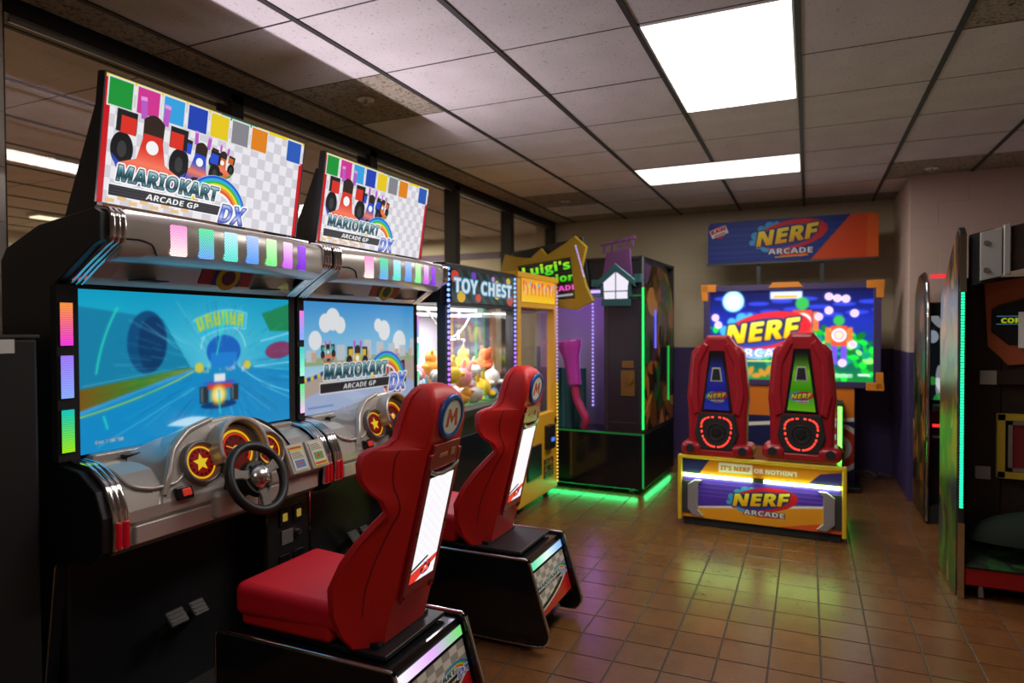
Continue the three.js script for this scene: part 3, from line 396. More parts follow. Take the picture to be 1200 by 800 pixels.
const ledMats = [glow(ledTex('#ff9a3a', '#f03ae0'), 1.1), glow(ledTex('#a07aff', '#8ab0ff'), 1.1), glow(ledTex('#10c8c0', '#a0e81a'), 1.1)];
const ledMats2 = [glow(ledTex('#f07ae0', '#7ab0ff'), 1.2), glow(ledTex('#40c8c0', '#a8ffd8'), 1.2), glow(ledTex('#58e888', '#ffc0f4'), 1.2)];
const windowLed = [['#ff9ad8', '#fff0e8'], ['#6ae8a0', '#70a8f0'], ['#c8f0ff', '#60e0d0'], ['#bcd0ff', '#5a9af0'], ['#e8ffd0', '#7af08a'], ['#ffe8ff', '#d060f0'], ['#b060f0', '#7a2ad8']].map(([a, b]) => glow(ledTex(a, b), 1.25));
const marqueeMat = glow(marqueeTex, 0.9, { roughness: 0.7, spec: 0.15 }), raceMat = glow(raceScreenTex, 0.85), titleMat = glow(titleScreenTex, 0.75);
const starMat = glow(starGaugeTex, 0.75), tachMat = glow(tachGaugeTex, 0.75), cardMats = cardTex.map((t) => print(t, 0.5));
const silverGloss = M(lin(0.45, 0.41, 0.38), 0.2, { metalness: 0.35, side: THREE.DoubleSide });
const lensRed = M(lin(0.5, 0.01, 0.01), 0.15, { emissive: lin(0.25, 0.0, 0.01), emissiveIntensity: 0.25 });
function hoodSurface(profile, x0, x1, nx, bulge) { // profile [z,y,share of bulge] swept along x
  const p = [], id = [], uv = [], m = profile.length;
  for (let i = 0; i <= nx; i++) { const x = x0 + (x1 - x0) * i / nx, b = bulge * (1 - (x / 0.47) ** 2); profile.forEach(([z, y, k], j) => { p.push(x, y, z + b * k); uv.push(i / nx, j / (m - 1)); }); }
  for (let i = 0; i < nx; i++) for (let j = 0; j < m - 1; j++) { const a = i * m + j, b = a + m; id.push(a, a + 1, b, a + 1, b + 1, b); }
  const g = new THREE.BufferGeometry(); g.setAttribute('position', new THREE.Float32BufferAttribute(p, 3)); g.setAttribute('uv', new THREE.Float32BufferAttribute(uv, 2)); g.setIndex(id); g.computeVertexNormals();
  return toCreasedNormals(g, 0.6);
}
function gaugePod(t, x, y, z, r, mat, hood) {
  const gp = new THREE.Group(); gp.name = 'gauge'; gp.position.set(x, y, z); gp.rotation.x = -0.32; t.add(gp);
  part(gp, 'gauge_face', at(new THREE.CircleGeometry(r * 0.84, 40), 0, 0, 0.004), mat);
  part(gp, 'gauge_bezel', new THREE.LatheGeometry([[r * 0.83, 0.0], [r * 0.85, 0.012], [r * 0.93, 0.02], [r * 1.02, 0.014], [r * 1.08, -0.02], [r * 1.08, -0.06]].map(([a, b]) => new THREE.Vector2(a, b)), 40).rotateX(Math.PI / 2), silverDark);
  if (hood) { // half-round cowl over the rev counter
    const pts = []; for (let i = 0; i <= 24; i++) { const a = -0.35 + (Math.PI + 0.7) * i / 24; pts.push([Math.cos(a), Math.sin(a)]); }
    const o = pts.map(([a, b]) => [a * r * 1.24, b * r * 1.24]).concat(pts.reverse().map(([a, b]) => [a * r * 1.06, b * r * 1.06]));
    part(gp, 'gauge_cowl', at(prism(o, 0.085, 0.006, 2), 0, 0, 0.012), silver);
  }
}
function racingCabinet(label, zc, screenMat, ends) {
  const t = thing('racing_cabinet', label, 'arcade game', [SX, 0, zc], Math.PI / 2, 'racing cabinets along the windows');
  part(t, 'back_box', rbox(2 * HW - 0.06, 1.72, 0.235, 0.01, 0, 0.86, 0.125), black);
  for (const s of [-1, 1]) part(t, 'side_panel', sidePrism(sideOutline, s < 0 && ends ? 0.045 : 0.028, s * (HW - 0.016) - (s < 0 && ends ? 0.0105 : 0), 0.003), black);
  if (ends) part(t, 'edge_trim', poly([V(-HW - 0.018, 0.0, 0.172), V(-HW - 0.018, 0.3, 0.203), V(-HW - 0.018, 0.69, 0.262), V(-HW - 0.018, 0.702, 0.3)], 0.0045, 8), chrome, 'thin chrome edge trim');
  // screen, its black surround and the LED columns
  const sy0 = 1.022, sy1 = 1.562, sc = (sy0 + sy1) / 2;
  board(t, 'screen', 0.95, sy1 - sy0, 0.02, [0, sc, 0.285], screenMat, black);
  areaLight(t, ends ? lin(0.12, 0.55, 0.9) : lin(0.5, 0.65, 0.9), 0.35, 0.9, 0.5, [0, sc, 0.298], OUT);
  part(t, 'screen_surround', [box(0.035, sy1 - sy0 + 0.05, 0.05, -0.4935, sc, 0.272), box(0.035, sy1 - sy0 + 0.05, 0.05, 0.4935, sc, 0.272), box(1.0, 0.03, 0.045, 0, sy1 + 0.016, 0.272), box(1.0, 0.03, 0.03, 0, sy0 - 0.016, 0.27)], blackMatte);
  const lw = ends ? 0.04 : 0.03, lx = ends ? -0.521 : -0.4985;
  part(t, 'led_column', box(lw + 0.014, 0.56, 0.03, lx, sc, 0.287), blackMatte);
  [1.447, 1.28, 1.108].forEach((y, i) => board(t, 'led_panel', lw, 0.135, 0.012, [lx, y, 0.303], (ends ? ledMats : ledMats2)[i], black, ['orange to magenta LED panel', 'violet LED panel', 'green LED panel'][i]));
  if (!ends) [1.447, 1.28, 1.108].forEach((y, i) => board(t, 'led_panel', 0.022, 0.135, 0.012, [0.503, y, 0.303], ledMats2[i], black));
  // hood over the screen
  const hp = [[0.24, 1.795, 0], [0.42, 1.80, 0.7], [0.47, 1.797, 1], [0.492, 1.785, 1], [0.5, 1.77, 1], [0.502, 1.70, 1], [0.492, 1.672, 1], [0.465, 1.652, 0.95], [0.43, 1.645, 0.9], [0.40, 1.648, 0.8], [0.385, 1.67, 0.7], [0.36, 1.672, 0.5], [0.335, 1.645, 0.25], [0.325, 1.60, 0.1], [0.30, 1.578, 0]];
  const hood = part(t, 'hood', hoodSurface(hp, -0.465, 0.465, 36, 0.075), silver, 'silver curved hood with coloured light windows'); hood.material.side = THREE.DoubleSide;
  for (const s of [-1, 1]) {
    part(t, 'hood_cheek', sidePrism(hp.map(([z, y]) => [z, y]), 0.012, s * 0.462, 0.002), silver);
    part(t, 'hood_chrome', ribbon([[0.44, 1.806], [0.5, 1.795], [0.507, 1.76], [0.506, 1.71], [0.47, 1.688], [0.38, 1.635], [0.30, 1.582]], s * 0.486 - 0.027, s * 0.486 + 0.027), chrome, 'ribbed chrome end cap');
  }
  for (let i = 0; i < 7; i++) {
    const x = -0.30 + i * 0.0965, b = 0.075 * (1 - (x / 0.47) ** 2), a = Math.atan(0.075 * 2 * x / 0.2209);
    const o = part(t, 'light_window', rbox(0.056, 0.102, 0.014, 0.006, 0, 0, 0), windowLed[i]); o.position.set(x, 1.722, 0.4985 + b); o.rotation.y = a; fixFrontUv(o.geometry, 0.056, 0.102);
  }
  parts(t, 'speaker_grille', [box(0.11, 0.004, 0.06, -0.27, 1.598, 0.36), box(0.11, 0.004, 0.06, 0.27, 1.598, 0.36)], blackMatte);
  const badge = part(t, 'badge', [cyl(0.052, 0.052, 0.014, 32).rotateX(Math.PI / 2)], M(lin(0.5, 0.36, 0.02), 0.35)); badge.position.set(0.02, 1.628, 0.415); badge.rotation.x = 0.5;
  part(badge, 'badge_plate', [box(0.24, 0.07, 0.006, 0, 0, -0.004)], M(lin(0.3, 0.01, 0.03), 0.4)); part(badge, 'badge_core', cyl(0.03, 0.03, 0.02, 24).rotateX(Math.PI / 2), M(lin(0.05, 0.02, 0.06), 0.3)); part(badge, 'badge_band', [box(0.13, 0.072, 0.007, 0, 0, -0.003)], M(lin(0.03, 0.04, 0.2), 0.4));
  // marquee above, lit from a strip hidden behind the hood's top lip
  const mq = board(t, 'marquee', 0.90, 0.405, 0.03, [-0.012, 2.043, 0.385], marqueeMat, black, 'lit sign board with kart artwork'); mq.rotation.x = 0.15;
  part(mq, 'marquee_edge', [box(0.9, 0.006, 0.034, 0, 0.2045, 0), box(0.006, 0.41, 0.034, -0.452, 0, 0), box(0.006, 0.41, 0.034, 0.452, 0, 0)], black);
  for (const s of [-1, 1]) part(t, 'marquee_bracket', sidePrism([[0.335, 1.79], [0.385, 2.16], [0.35, 2.18], [0.16, 1.77]], 0.02, s * 0.43, 0.002), black);
  part(t, 'hood_lid', box(0.93, 0.02, 0.25, 0, 1.782, 0.315), black);
  part(t, 'marquee_light_strip', box(0.84, 0.008, 0.02, -0.012, 1.806, 0.462), glowC(lin(1, 0.95, 1), 1.5));
  areaLight(t, lin(1, 0.9, 0.99), 125, 0.84, 0.02, [-0.012, 1.813, 0.462], UP);
  areaLight(t, lin(1, 0.95, 0.97), 0.5, 0.86, 0.38, [-0.012, 2.043, 0.405], [0.15, Math.PI, 0]);
  // dash console
  const cp = [[0.24, 0.70], [0.42, 0.705], [0.468, 0.735], [0.474, 0.80], [0.488, 0.815], [0.488, 0.85], [0.462, 0.915], [0.415, 0.958], [0.36, 0.985], [0.30, 0.998], [0.24, 1.0]];
  part(t, 'console', sidePrism(cp, 0.93, 0, 0.004), silver, 'silver moulded dash');
  for (const s of [-1, 1]) {
    part(t, 'console_chrome', ribbon([[0.285, 1.006], [0.38, 0.993], [0.455, 0.945], [0.495, 0.865], [0.499, 0.80], [0.496, 0.745]], s * 0.486 - 0.027, s * 0.486 + 0.027), chrome, 'ribbed chrome band');
    parts(t, 'marker_lens', [rbox(0.017, 0.085, 0.02, 0.006, s * 0.486 - 0.013, 0.792, 0.506), rbox(0.017, 0.085, 0.02, 0.006, s * 0.486 + 0.013, 0.792, 0.506)], lensRed, 'red marker lens');
  }
  parts(t, 'fascia_panel', [rbox(0.42, 0.062, 0.014, 0.006, -0.215, 0.768, 0.478), rbox(0.34, 0.062, 0.014, 0.006, 0.27, 0.768, 0.478)], silver);
  // stepped ledge around the tray on the player's left, with a slot in it
  part(t, 'console_ledge', [tube([V(-0.455, 1.0, 0.315), V(-0.445, 0.975, 0.40), V(-0.42, 0.925, 0.462), V(-0.36, 0.905, 0.474), V(-0.27, 0.905, 0.474), V(-0.225, 0.93, 0.462), V(-0.205, 0.975, 0.44)], 0.0065, 40, 10)], silver);
  parts(t, 'console_upper', [rbox(0.36, 0.03, 0.05, 0.008, -0.27, 1.006, 0.30), rbox(0.30, 0.03, 0.05, 0.008, 0.31, 1.0, 0.30)], silver);
  part(t, 'card_slot', rbox(0.06, 0.014, 0.022, 0.003, -0.33, 1.0, 0.335), blackGloss);
  // gauge cluster housing
  const arch = [[-0.325, 0.845], [-0.3, 0.9], [-0.272, 0.985], [-0.235, 1.03], [-0.19, 1.06], [-0.1, 1.085], [0.03, 1.092], [0.14, 1.07], [0.22, 1.02], [0.285, 0.955], [0.33, 0.86], [0.33, 0.83], [-0.325, 0.83]].map(([a, b]) => [a, b - 0.96]);
  const ch = part(t, 'gauge_housing', prism(arch, 0.13, 0.014, 3), silver); ch.position.set(0, 0.955, 0.385); ch.rotation.x = -0.32;
  const ca = part(t, 'gauge_housing_wing', tube([V(-0.318, 0.875, 0.478), V(-0.295, 0.93, 0.472), V(-0.25, 1.01, 0.44), V(-0.17, 1.065, 0.415), V(-0.06, 1.09, 0.40)], 0.013, 36, 10), silver);
  for (const s of [-1, 1]) { // flank sweeping from the ledge up to the arch
    const A = [[-0.335, 0.85, 0.495], [-0.30, 0.93, 0.472], [-0.255, 1.01, 0.437], [-0.175, 1.066, 0.412], [-0.06, 1.09, 0.398]], B = [[-0.36, 0.905, 0.47], [-0.37, 0.955, 0.40], [-0.345, 1.0, 0.34], [-0.24, 1.03, 0.31], [-0.08, 1.05, 0.30]];
    const ca_ = new THREE.CatmullRomCurve3(A.map(([x, y, z]) => V(-s * x, y, z))), cb_ = new THREE.CatmullRomCurve3(B.map(([x, y, z]) => V(-s * x, y, z))), p = [], id = [], n = 20, m = 6;
    for (let i = 0; i <= n; i++) { const a_ = ca_.getPoint(i / n), b_ = cb_.getPoint(i / n); for (let j = 0; j <= m; j++) { const k = j / m, q = a_.clone().lerp(b_, k); q.y -= 0.02 * Math.sin(k * Math.PI); p.push(q.x, q.y, q.z); } }
    for (let i = 0; i < n; i++) for (let j = 0; j < m; j++) { const a_ = i * (m + 1) + j, b_ = a_ + m + 1; id.push(a_, b_, a_ + 1, a_ + 1, b_, b_ + 1); }
    const g = new THREE.BufferGeometry(); g.setAttribute('position', new THREE.Float32BufferAttribute(p, 3)); g.setIndex(id); g.computeVertexNormals(); part(t, 'gauge_housing_flank', g, silverGloss);
  }
  gaugePod(t, -0.155, 0.952, 0.463, 0.076, starMat, false); gaugePod(t, 0.006, 0.972, 0.463, 0.096, tachMat, true); gaugePod(t, 0.17, 0.945, 0.463, 0.074, starMat, false);
  const ib = part(t, 'item_button', rbox(0.066, 0.046, 0.018, 0.006), blackGloss); ib.position.set(-0.25, 0.868, 0.492); ib.rotation.x = -0.35;
  part(ib, 'button_lens', rbox(0.034, 0.026, 0.012, 0.003, 0.006, 0, 0.007), M(lin(0.6, 0.02, 0.01), 0.25, { emissive: lin(0.7, 0.05, 0.03), emissiveIntensity: 0.35 }));
  [0.3, 0.42].forEach((x, i) => { const c = part(t, 'instruction_card_holder', rbox(0.108, 0.128, 0.02, 0.006), silver); c.position.set(x, 0.885, 0.492); c.rotation.x = -0.42; board(c, 'instruction_card', 0.078, 0.104, 0.003, [0, 0, 0.0118], cardMats[i], white); });
  // steering wheel
  const sw = new THREE.Group(); sw.name = 'steering_wheel'; sw.position.set(-0.028, 0.885, 0.605); sw.rotation.x = -0.42; t.add(sw);
  part(sw, 'wheel_rim', new THREE.TorusGeometry(0.122, 0.0175, 16, 56), rubber, 'black rubber rim');
  const spoke = (a) => prism([[-0.022, 0.03], [-0.016, 0.075], [-0.026, 0.122], [0.026, 0.122], [0.016, 0.075], [0.022, 0.03]], 0.016, 0.004, 2).rotateZ(a);
  parts(sw, 'wheel_spoke', [spoke(Math.PI), spoke(1.25), spoke(-1.25)], silverDark);
  part(sw, 'wheel_plate', at(cyl(0.062, 0.07, 0.022, 36).rotateX(Math.PI / 2), 0, 0, -0.004), rubber);
  part(sw, 'wheel_hub', at(new THREE.SphereGeometry(0.047, 32, 16, 0, Math.PI * 2, 0, Math.PI / 2).rotateX(Math.PI / 2).scale(1, 1, 0.75), 0, 0, 0.006), M(lin(0.6, 0.59, 0.58), 0.22, { metalness: 1 }), 'chrome domed hub');
  parts(sw, 'hub_bolt', Array.from({ length: 6 }, (_, i) => at(cyl(0.004, 0.004, 0.006, 8).rotateX(Math.PI / 2), 0.05 * Math.cos(i * 1.047), 0.05 * Math.sin(i * 1.047), 0.009)), blackGloss);
  part(sw, 'steering_column', at(cyl(0.036, 0.05, 0.12, 24).rotateX(Math.PI / 2), 0, 0, -0.07), rubber);
  part(t, 'column_boss', rbox(0.2, 0.1, 0.06, 0.02, -0.028, 0.79, 0.485, 3), silver);
  // lower front, coin door, pedals
  part(t, 'lower_front', box(2 * HW - 0.06, 0.68, 0.03, 0, 0.36, 0.2), blackMatte);
  part(t, 'hood_groove', tube([V(-0.458, 1.712, 0.506), V(-0.42, 1.712, 0.518), V(-0.385, 1.70, 0.527), V(-0.365, 1.668, 0.522)], 0.003, 30, 6), blackMatte);
  const cd = new THREE.Group(); cd.name = 'coin_door'; cd.position.set(0.375, 0.40, 0.29); t.add(cd);
  part(cd, 'door_panel', rbox(0.26, 0.58, 0.17, 0.006), black);
  parts(cd, 'door_trim', [box(0.008, 0.58, 0.012, -0.131, 0, 0.085), box(0.008, 0.58, 0.012, 0.131, 0, 0.085)], chrome);
  for (const x of [-0.03, 0.055]) { part(cd, 'coin_slot', rbox(0.055, 0.07, 0.012, 0.004, x, 0.215, 0.088), rubber); part(cd, 'coin_lamp', rbox(0.026, 0.034, 0.008, 0.003, x, 0.215, 0.094), glowC(lin(0.9, 0.6, 0.08), 0.3)); }
  part(cd, 'notice_plate', rbox(0.068, 0.062, 0.006, 0.002, -0.012, 0.125, 0.088), M(lin(0.16, 0.15, 0.14), 0.5)); part(cd, 'lock', cyl(0.013, 0.013, 0.02, 16).rotateX(Math.PI / 2).translate(0.055, 0.13, 0.092), steel);
  for (const x of [-0.03, 0.055]) part(cd, 'coin_return', rbox(0.06, 0.075, 0.012, 0.004, x, 0.015, 0.088), blackGloss);
  parts(cd, 'vent_slot', Array.from({ length: 4 }, (_, i) => box(0.13, 0.006, 0.01, 0, -0.08 - i * 0.018, 0.088)), rubber);
  part(t, 'footwell', box(2 * HW - 0.06, 0.05, 0.38, 0, 0.027, 0.395), M(lin(0.03, 0.028, 0.026), 0.6));
  [[-0.155, 0.075], [-0.06, 0.065]].forEach(([x, w]) => { const p = part(t, 'pedal', [rbox(w, 0.062, 0.016, 0.006), box(w * 0.8, 0.006, 0.004, 0, 0.016, 0.009), box(w * 0.8, 0.006, 0.004, 0, 0, 0.009), box(w * 0.8, 0.006, 0.004, 0, -0.016, 0.009)], M(lin(0.07, 0.065, 0.06), 0.6, { metalness: 0.3 }), 'ribbed metal pedal'); p.position.set(x, 0.37, 0.33); p.rotation.x = -0.75; part(p, 'pedal_arm', box(0.02, 0.03, 0.14, 0, 0.0, -0.075), blackMatte); });
  return t;
}
function fixFrontUv(g, w, h) { const p = g.attributes.position, u = g.attributes.uv; for (let i = 0; i < p.count; i++) u.setXY(i, p.getX(i) / w + 0.5, p.getY(i) / h + 0.5); }
racingCabinet('racing cabinet whose screen shows a blue underwater track, at the end of the row', -1.862, raceMat, true);
racingCabinet('racing cabinet whose screen shows the title logo, next to the toy claw machine', -2.906, titleMat, false);

// ---------- racing seats (local: x to the sitter's right, z backwards to the room) ----------
// backrest: loft of plan sections
function backrestGeometry() {
  // y, rear z, rear half width, front z, front half width, inner depth share
  const T = [[0.418, 0.268, 0.13, 0.175, 0.185], [0.46, 0.278, 0.135, 0.135, 0.2], [0.52, 0.295, 0.135, 0.112, 0.21], [0.6, 0.318, 0.13, 0.108, 0.212], [0.68, 0.338, 0.126, 0.15, 0.208], [0.75, 0.357, 0.122, 0.205, 0.2], [0.81, 0.372, 0.12, 0.262, 0.19], [0.85, 0.383, 0.118, 0.305, 0.186], [0.885, 0.391, 0.116, 0.29, 0.194], [0.915, 0.399, 0.115, 0.246, 0.206], [0.945, 0.406, 0.114, 0.226, 0.212], [0.99, 0.418, 0.114, 0.222, 0.213], [1.015, 0.424, 0.114, 0.228, 0.206], [1.03, 0.428, 0.113, 0.245, 0.19], [1.04, 0.431, 0.113, 0.275, 0.15], [1.06, 0.436, 0.112, 0.294, 0.125], [1.1, 0.446, 0.111, 0.302, 0.116], [1.14, 0.45, 0.105, 0.312, 0.106], [1.18, 0.443, 0.092, 0.322, 0.09], [1.205, 0.425, 0.072, 0.338, 0.07], [1.218, 0.40, 0.045, 0.355, 0.045]];
  const p = [], id = [], n = 24;
  for (const [y, zr, wr, zf, wf] of T) {
    const inner = Math.min(zr - 0.045, zf + (y < 1.03 ? 0.10 : 0.012)), s = [];
    const c = 0.012; // rounded rear corners
    s.push([-wr + c, zr], [0, zr], [wr - c, zr], [wr, zr - c * 0.9], [wr + (wf - wr) * 0.45, zr + (zf - zr) * 0.4], [wf - 0.006, zr + (zf - zr) * 0.78], [wf, zf + 0.035], [wf - 0.006, zf + 0.008], [wf - 0.02, zf], [wf - 0.036, zf + 0.008], [wf * 0.74, zf * 0.55 + inner * 0.45], [wf * 0.45, zf * 0.1 + inner * 0.9]);
    const all = s.concat([[0, inner]]).concat(s.slice(3).reverse().map(([a, b]) => [-a, b]));
    const lead = all.length; for (const [a, b] of all) p.push(a, y, b); T.m = lead;
  }
  const m = T.m; for (let k = 0; k < T.length - 1; k++) for (let i = 0; i < m; i++) { const a = k * m + i, b = k * m + (i + 1) % m, c = a + m, d = b + m; id.push(a, c, b, b, c, d); }
  const cap = (k, flip) => { const o = k * m; const cI = p.length / 3; let x = 0, y = 0, z = 0; for (let i = 0; i < m; i++) { x += p[(o + i) * 3]; y += p[(o + i) * 3 + 1]; z += p[(o + i) * 3 + 2]; } p.push(x / m, y / m, z / m); for (let i = 0; i < m; i++) { const a = o + i, b = o + (i + 1) % m; flip ? id.push(cI, a, b) : id.push(cI, b, a); } };
  cap(0, true); cap(T.length - 1, false);
  const g = new THREE.BufferGeometry(); g.setAttribute('position', new THREE.Float32BufferAttribute(p, 3)); g.setIndex(id); g.translate(0, -0.418, 0).scale(1, 1.04, 1).translate(0, 0.418, 0); g.computeVertexNormals(); g.userData = { seam: T.slice(2, 14).map(([y, zr, wr, zf, wf]) => [wr + (wf - wr) * 0.45 + 0.0005, (y - 0.418) * 1.04 + 0.418, zr + (zf - zr) * 0.4]) }; const cr = toCreasedNormals(g, 0.7); cr.userData = g.userData; return cr;
}
const backGeo = backrestGeometry();
const seatPanelMat = glow(seatPanelTex, 1.0), pedestalMat = print(pedestalTex, 0.3), emblemMat = print(emblemTex, 0.35), blueRing = M(lin(0.02, 0.09, 0.36), 0.3);
const seatBar = [glow(ledTex('#ffffff', '#ffffff'), 1), 0];
function barTex(a, b, c) { return tex(192, 32, (g, w, h) => { g.fillStyle = grad(g, 0, 0, w, 0, a, b, c); g.fillRect(0, 0, w, h); g.fillStyle = 'rgba(0,0,0,.35)'; for (let j = 0; j < 6; j++) for (let i = 0; i < 34; i++) { g.beginPath(); g.arc(i * 6 + (j % 2) * 3, j * 6 + 2, 1.1, 0, 7); g.fill(); } }); }
function racingSeat(label, zc, bar, barColor, slide) {
  const t = thing('racing_chair', label, 'seat', [-1.48, 0, zc], Math.PI / 2, 'red racing seats on black pedestals');
  // pedestal: black side panels with chrome edging, sloped back
  const so = [[-0.36, 0.03], [-0.36, 0.39], [-0.345, 0.405], [0.345, 0.405], [0.362, 0.392], [0.452, 0.10], [0.455, 0.075], [0.44, 0.045], [0.40, 0.03]];
  const pw = 0.222;
  for (const s of [-1, 1]) {
    part(t, 'pedestal_side', sidePrism(so, 0.02, s * pw, 0.002), blackGloss);
    part(t, 'chrome_edge', tube(so.concat([so[0]]).flatMap(([z, y], i, L) => i < L.length - 1 ? [V(s * (pw + 0.004), y, z), V(s * (pw + 0.004), (y + L[i + 1][1]) / 2, (z + L[i + 1][0]) / 2)] : [V(s * (pw + 0.004), y, z)]), 0.0075, 110, 8), chrome, 'chrome edge trim');
  }
  part(t, 'pedestal_box', sidePrism([[-0.345, 0.05], [-0.345, 0.395], [0.335, 0.395], [0.405, 0.13], [0.36, 0.05]], 2 * pw - 0.02, 0, 0.003), blackGloss);
  parts(t, 'pedestal_foot', [cyl(0.02, 0.025, 0.05, 14, -0.17, 0.025, 0.3), cyl(0.02, 0.025, 0.05, 14, 0.17, 0.025, 0.3), cyl(0.02, 0.025, 0.05, 14, -0.17, 0.025, -0.3), cyl(0.02, 0.025, 0.05, 14, 0.17, 0.025, -0.3)], rubber);
  // sloped back: light bar and printed decal
  const a = Math.atan2(0.07, 0.265), slope = new THREE.Group(); slope.name = 'back_panel'; slope.position.set(0, 0.262, 0.372); slope.rotation.x = -a; t.add(slope);
  const l = board(slope, 'light_bar', 0.40, 0.034, 0.012, [0, 0.098, 0.004], bar, black, 'glowing LED bar'); areaLight(slope, barColor, 0.6, 0.38, 0.03, [0, 0.098, 0.013], OUT);
  board(slope, 'back_decal', 0.40, 0.195, 0.006, [0, -0.03, 0.003], pedestalMat, black, 'chequered decal with rainbow and red swoosh');
  // seat
  part(t, 'mounting_plate', rbox(0.36, 0.016, 0.56, 0.004, 0, 0.413, 0.02), black); part(t, 'slide_rail', rbox(0.3, 0.016, 0.5, 0.004, 0, 0.428, 0.02 + slide), black);
  const cushion = part(t, 'seat_cushion', cushionShape().translate(0, 0, slide), redVinyl, 'red vinyl cushion');
  part(t, 'seat_pan', rbox(0.39, 0.075, 0.38, 0.02, 0, 0.46, -0.075 + slide, 3), redShell);
  const bk = part(t, 'backrest', backGeo, redShell, 'red moulded backrest with side bolsters'); bk.position.z = slide;
  for (const s of [-1, 1]) part(bk, 'shell_seam', tube(backGeo.userData.seam.map(([x, y, z]) => V(s * x, y, z)), 0.0025, 60, 6), M(lin(0.25, 0.005, 0.005), 0.6));
  // back of the seat: lit portrait panel, bezel and round emblem
  const tilt = 0.24, rp = new THREE.Group(); rp.name = 'rear_panel'; rp.position.set(0, 0.784, 0.366 + slide); rp.rotation.x = Math.atan(tilt); t.add(rp);
  board(rp, 'lit_panel', 0.15, 0.36, 0.012, [0, 0.0, 0.004], seatPanelMat, redPlastic, 'glowing white picture panel'); areaLight(rp, lin(1, 0.93, 0.95), 1.2, 0.13, 0.34, [0, 0.0, 0.0125], OUT);
  parts(rp, 'panel_border', [rbox(0.022, 0.50, 0.012, 0.004, -0.088, 0.01, 0.004), rbox(0.022, 0.50, 0.012, 0.004, 0.088, 0.01, 0.004), rbox(0.17, 0.03, 0.012, 0.004, 0, -0.2, 0.004)], redPlastic);
  part(rp, 'panel_arch', prism([[-0.09, 0], [-0.05, -0.016], [0, -0.021], [0.05, -0.016], [0.09, 0], [0.09, 0.014], [0.05, -0.004], [0, -0.009], [-0.05, -0.004], [-0.09, 0.014]], 0.014, 0.002).translate(0, 0.2, 0.008), steel);
  parts(rp, 'panel_screw', [[-0.088, 0.2], [0.088, 0.2], [-0.088, 0.0], [0.088, 0.0], [-0.088, -0.22], [0.088, -0.22]].map(([x, y]) => cyl(0.005, 0.005, 0.004, 10).rotateX(Math.PI / 2).translate(x, y, 0.011)), black);
  part(rp, 'speaker_plate', rbox(0.17, 0.085, 0.01, 0.008, 0, 0.248, 0.003), redPlastic); parts(rp, 'small_label', [box(0.05, 0.012, 0.002, -0.02, 0.25, 0.0095), box(0.026, 0.024, 0.002, 0.04, 0.254, 0.0095)], M(lin(0.55, 0.2, 0.15), 0.5));
  const em = new THREE.Group(); em.name = 'emblem'; em.position.set(0, 1.146, 0.4495 + slide); em.rotation.x = Math.atan(0.17); em.scale.setScalar(1.17); t.add(em);
  part(em, 'emblem_ring', new THREE.TorusGeometry(0.054, 0.0105, 12, 48).scale(1, 1, 0.8), blueRing, 'blue ring'); part(em, 'emblem_disc', cyl(0.054, 0.054, 0.01, 40).rotateX(Math.PI / 2), white); part(em, 'emblem_print', at(new THREE.CircleGeometry(0.047, 40), 0, 0, 0.0055), emblemMat, 'white disc with a red letter');
  return t;
}
function cushionShape() { // wide at the front, dished, stepped edge
  const g = new RoundedBoxGeometry(0.42, 0.10, 0.46, 6, 0.035), p = g.attributes.position;
  for (let i = 0; i < p.count; i++) { let x = p.getX(i), y = p.getY(i), z = p.getZ(i); const front = (0.23 - z) / 0.46; if (y > 0) y += 0.02 * front - 0.018 * (1 - (x / 0.21) ** 2) * (1 - front * 0.5); x *= 0.92 + 0.08 * front; p.setXYZ(i, x, y, z); }
  g.translate(0, 0.505, -0.055); g.computeVertexNormals(); return g;
}
racingSeat('red racing seat facing the cabinet with the blue track screen', -1.862, glow(barTex('#ffffff', '#e8b0ff', '#70e070'), 1.1), lin(0.9, 0.6, 1), -0.018);
racingSeat('red racing seat facing the cabinet with the title screen', -2.906, glow(barTex('#50e0a0', '#e8fff4', '#7ab0f0'), 1.1), lin(0.5, 0.9, 0.9), -0.145);

// =====================================================================
// CLAW MACHINES (same local frame as the cabinets)
// =====================================================================
const ledGrad = (() => { const t = tex(16, 256, (g, w, h) => { g.fillStyle = grad(g, 0, 0, 0, h, '#6aa8ff', '#8a9aff', '#a070ff', '#b04aff', '#e028e0'); g.fillRect(0, 0, w, h); }); return t; })();
const ledDots = glow(ledGrad, 2.0), amberDots = glowC(lin(1, 0.62, 0.08), 1.6), violetDots = glowC(lin(0.45, 0.35, 1), 1.6);
function dotStrip(parent, name, x, y0, y1, z, m, pitch = 0.032, r = 0.0105) { // column of round LEDs on a channel
  const g = [], n = Math.round((y1 - y0) / pitch);
  for (let i = 0; i <= n; i++) { const s = new THREE.SphereGeometry(r, 8, 6).translate(x, y0 + (y1 - y0) * i / n, z), u = s.attributes.uv; for (let k = 0; k < u.count; k++) u.setXY(k, 0.5, i / n); g.push(s); }
  return part(parent, name, g, m);
}
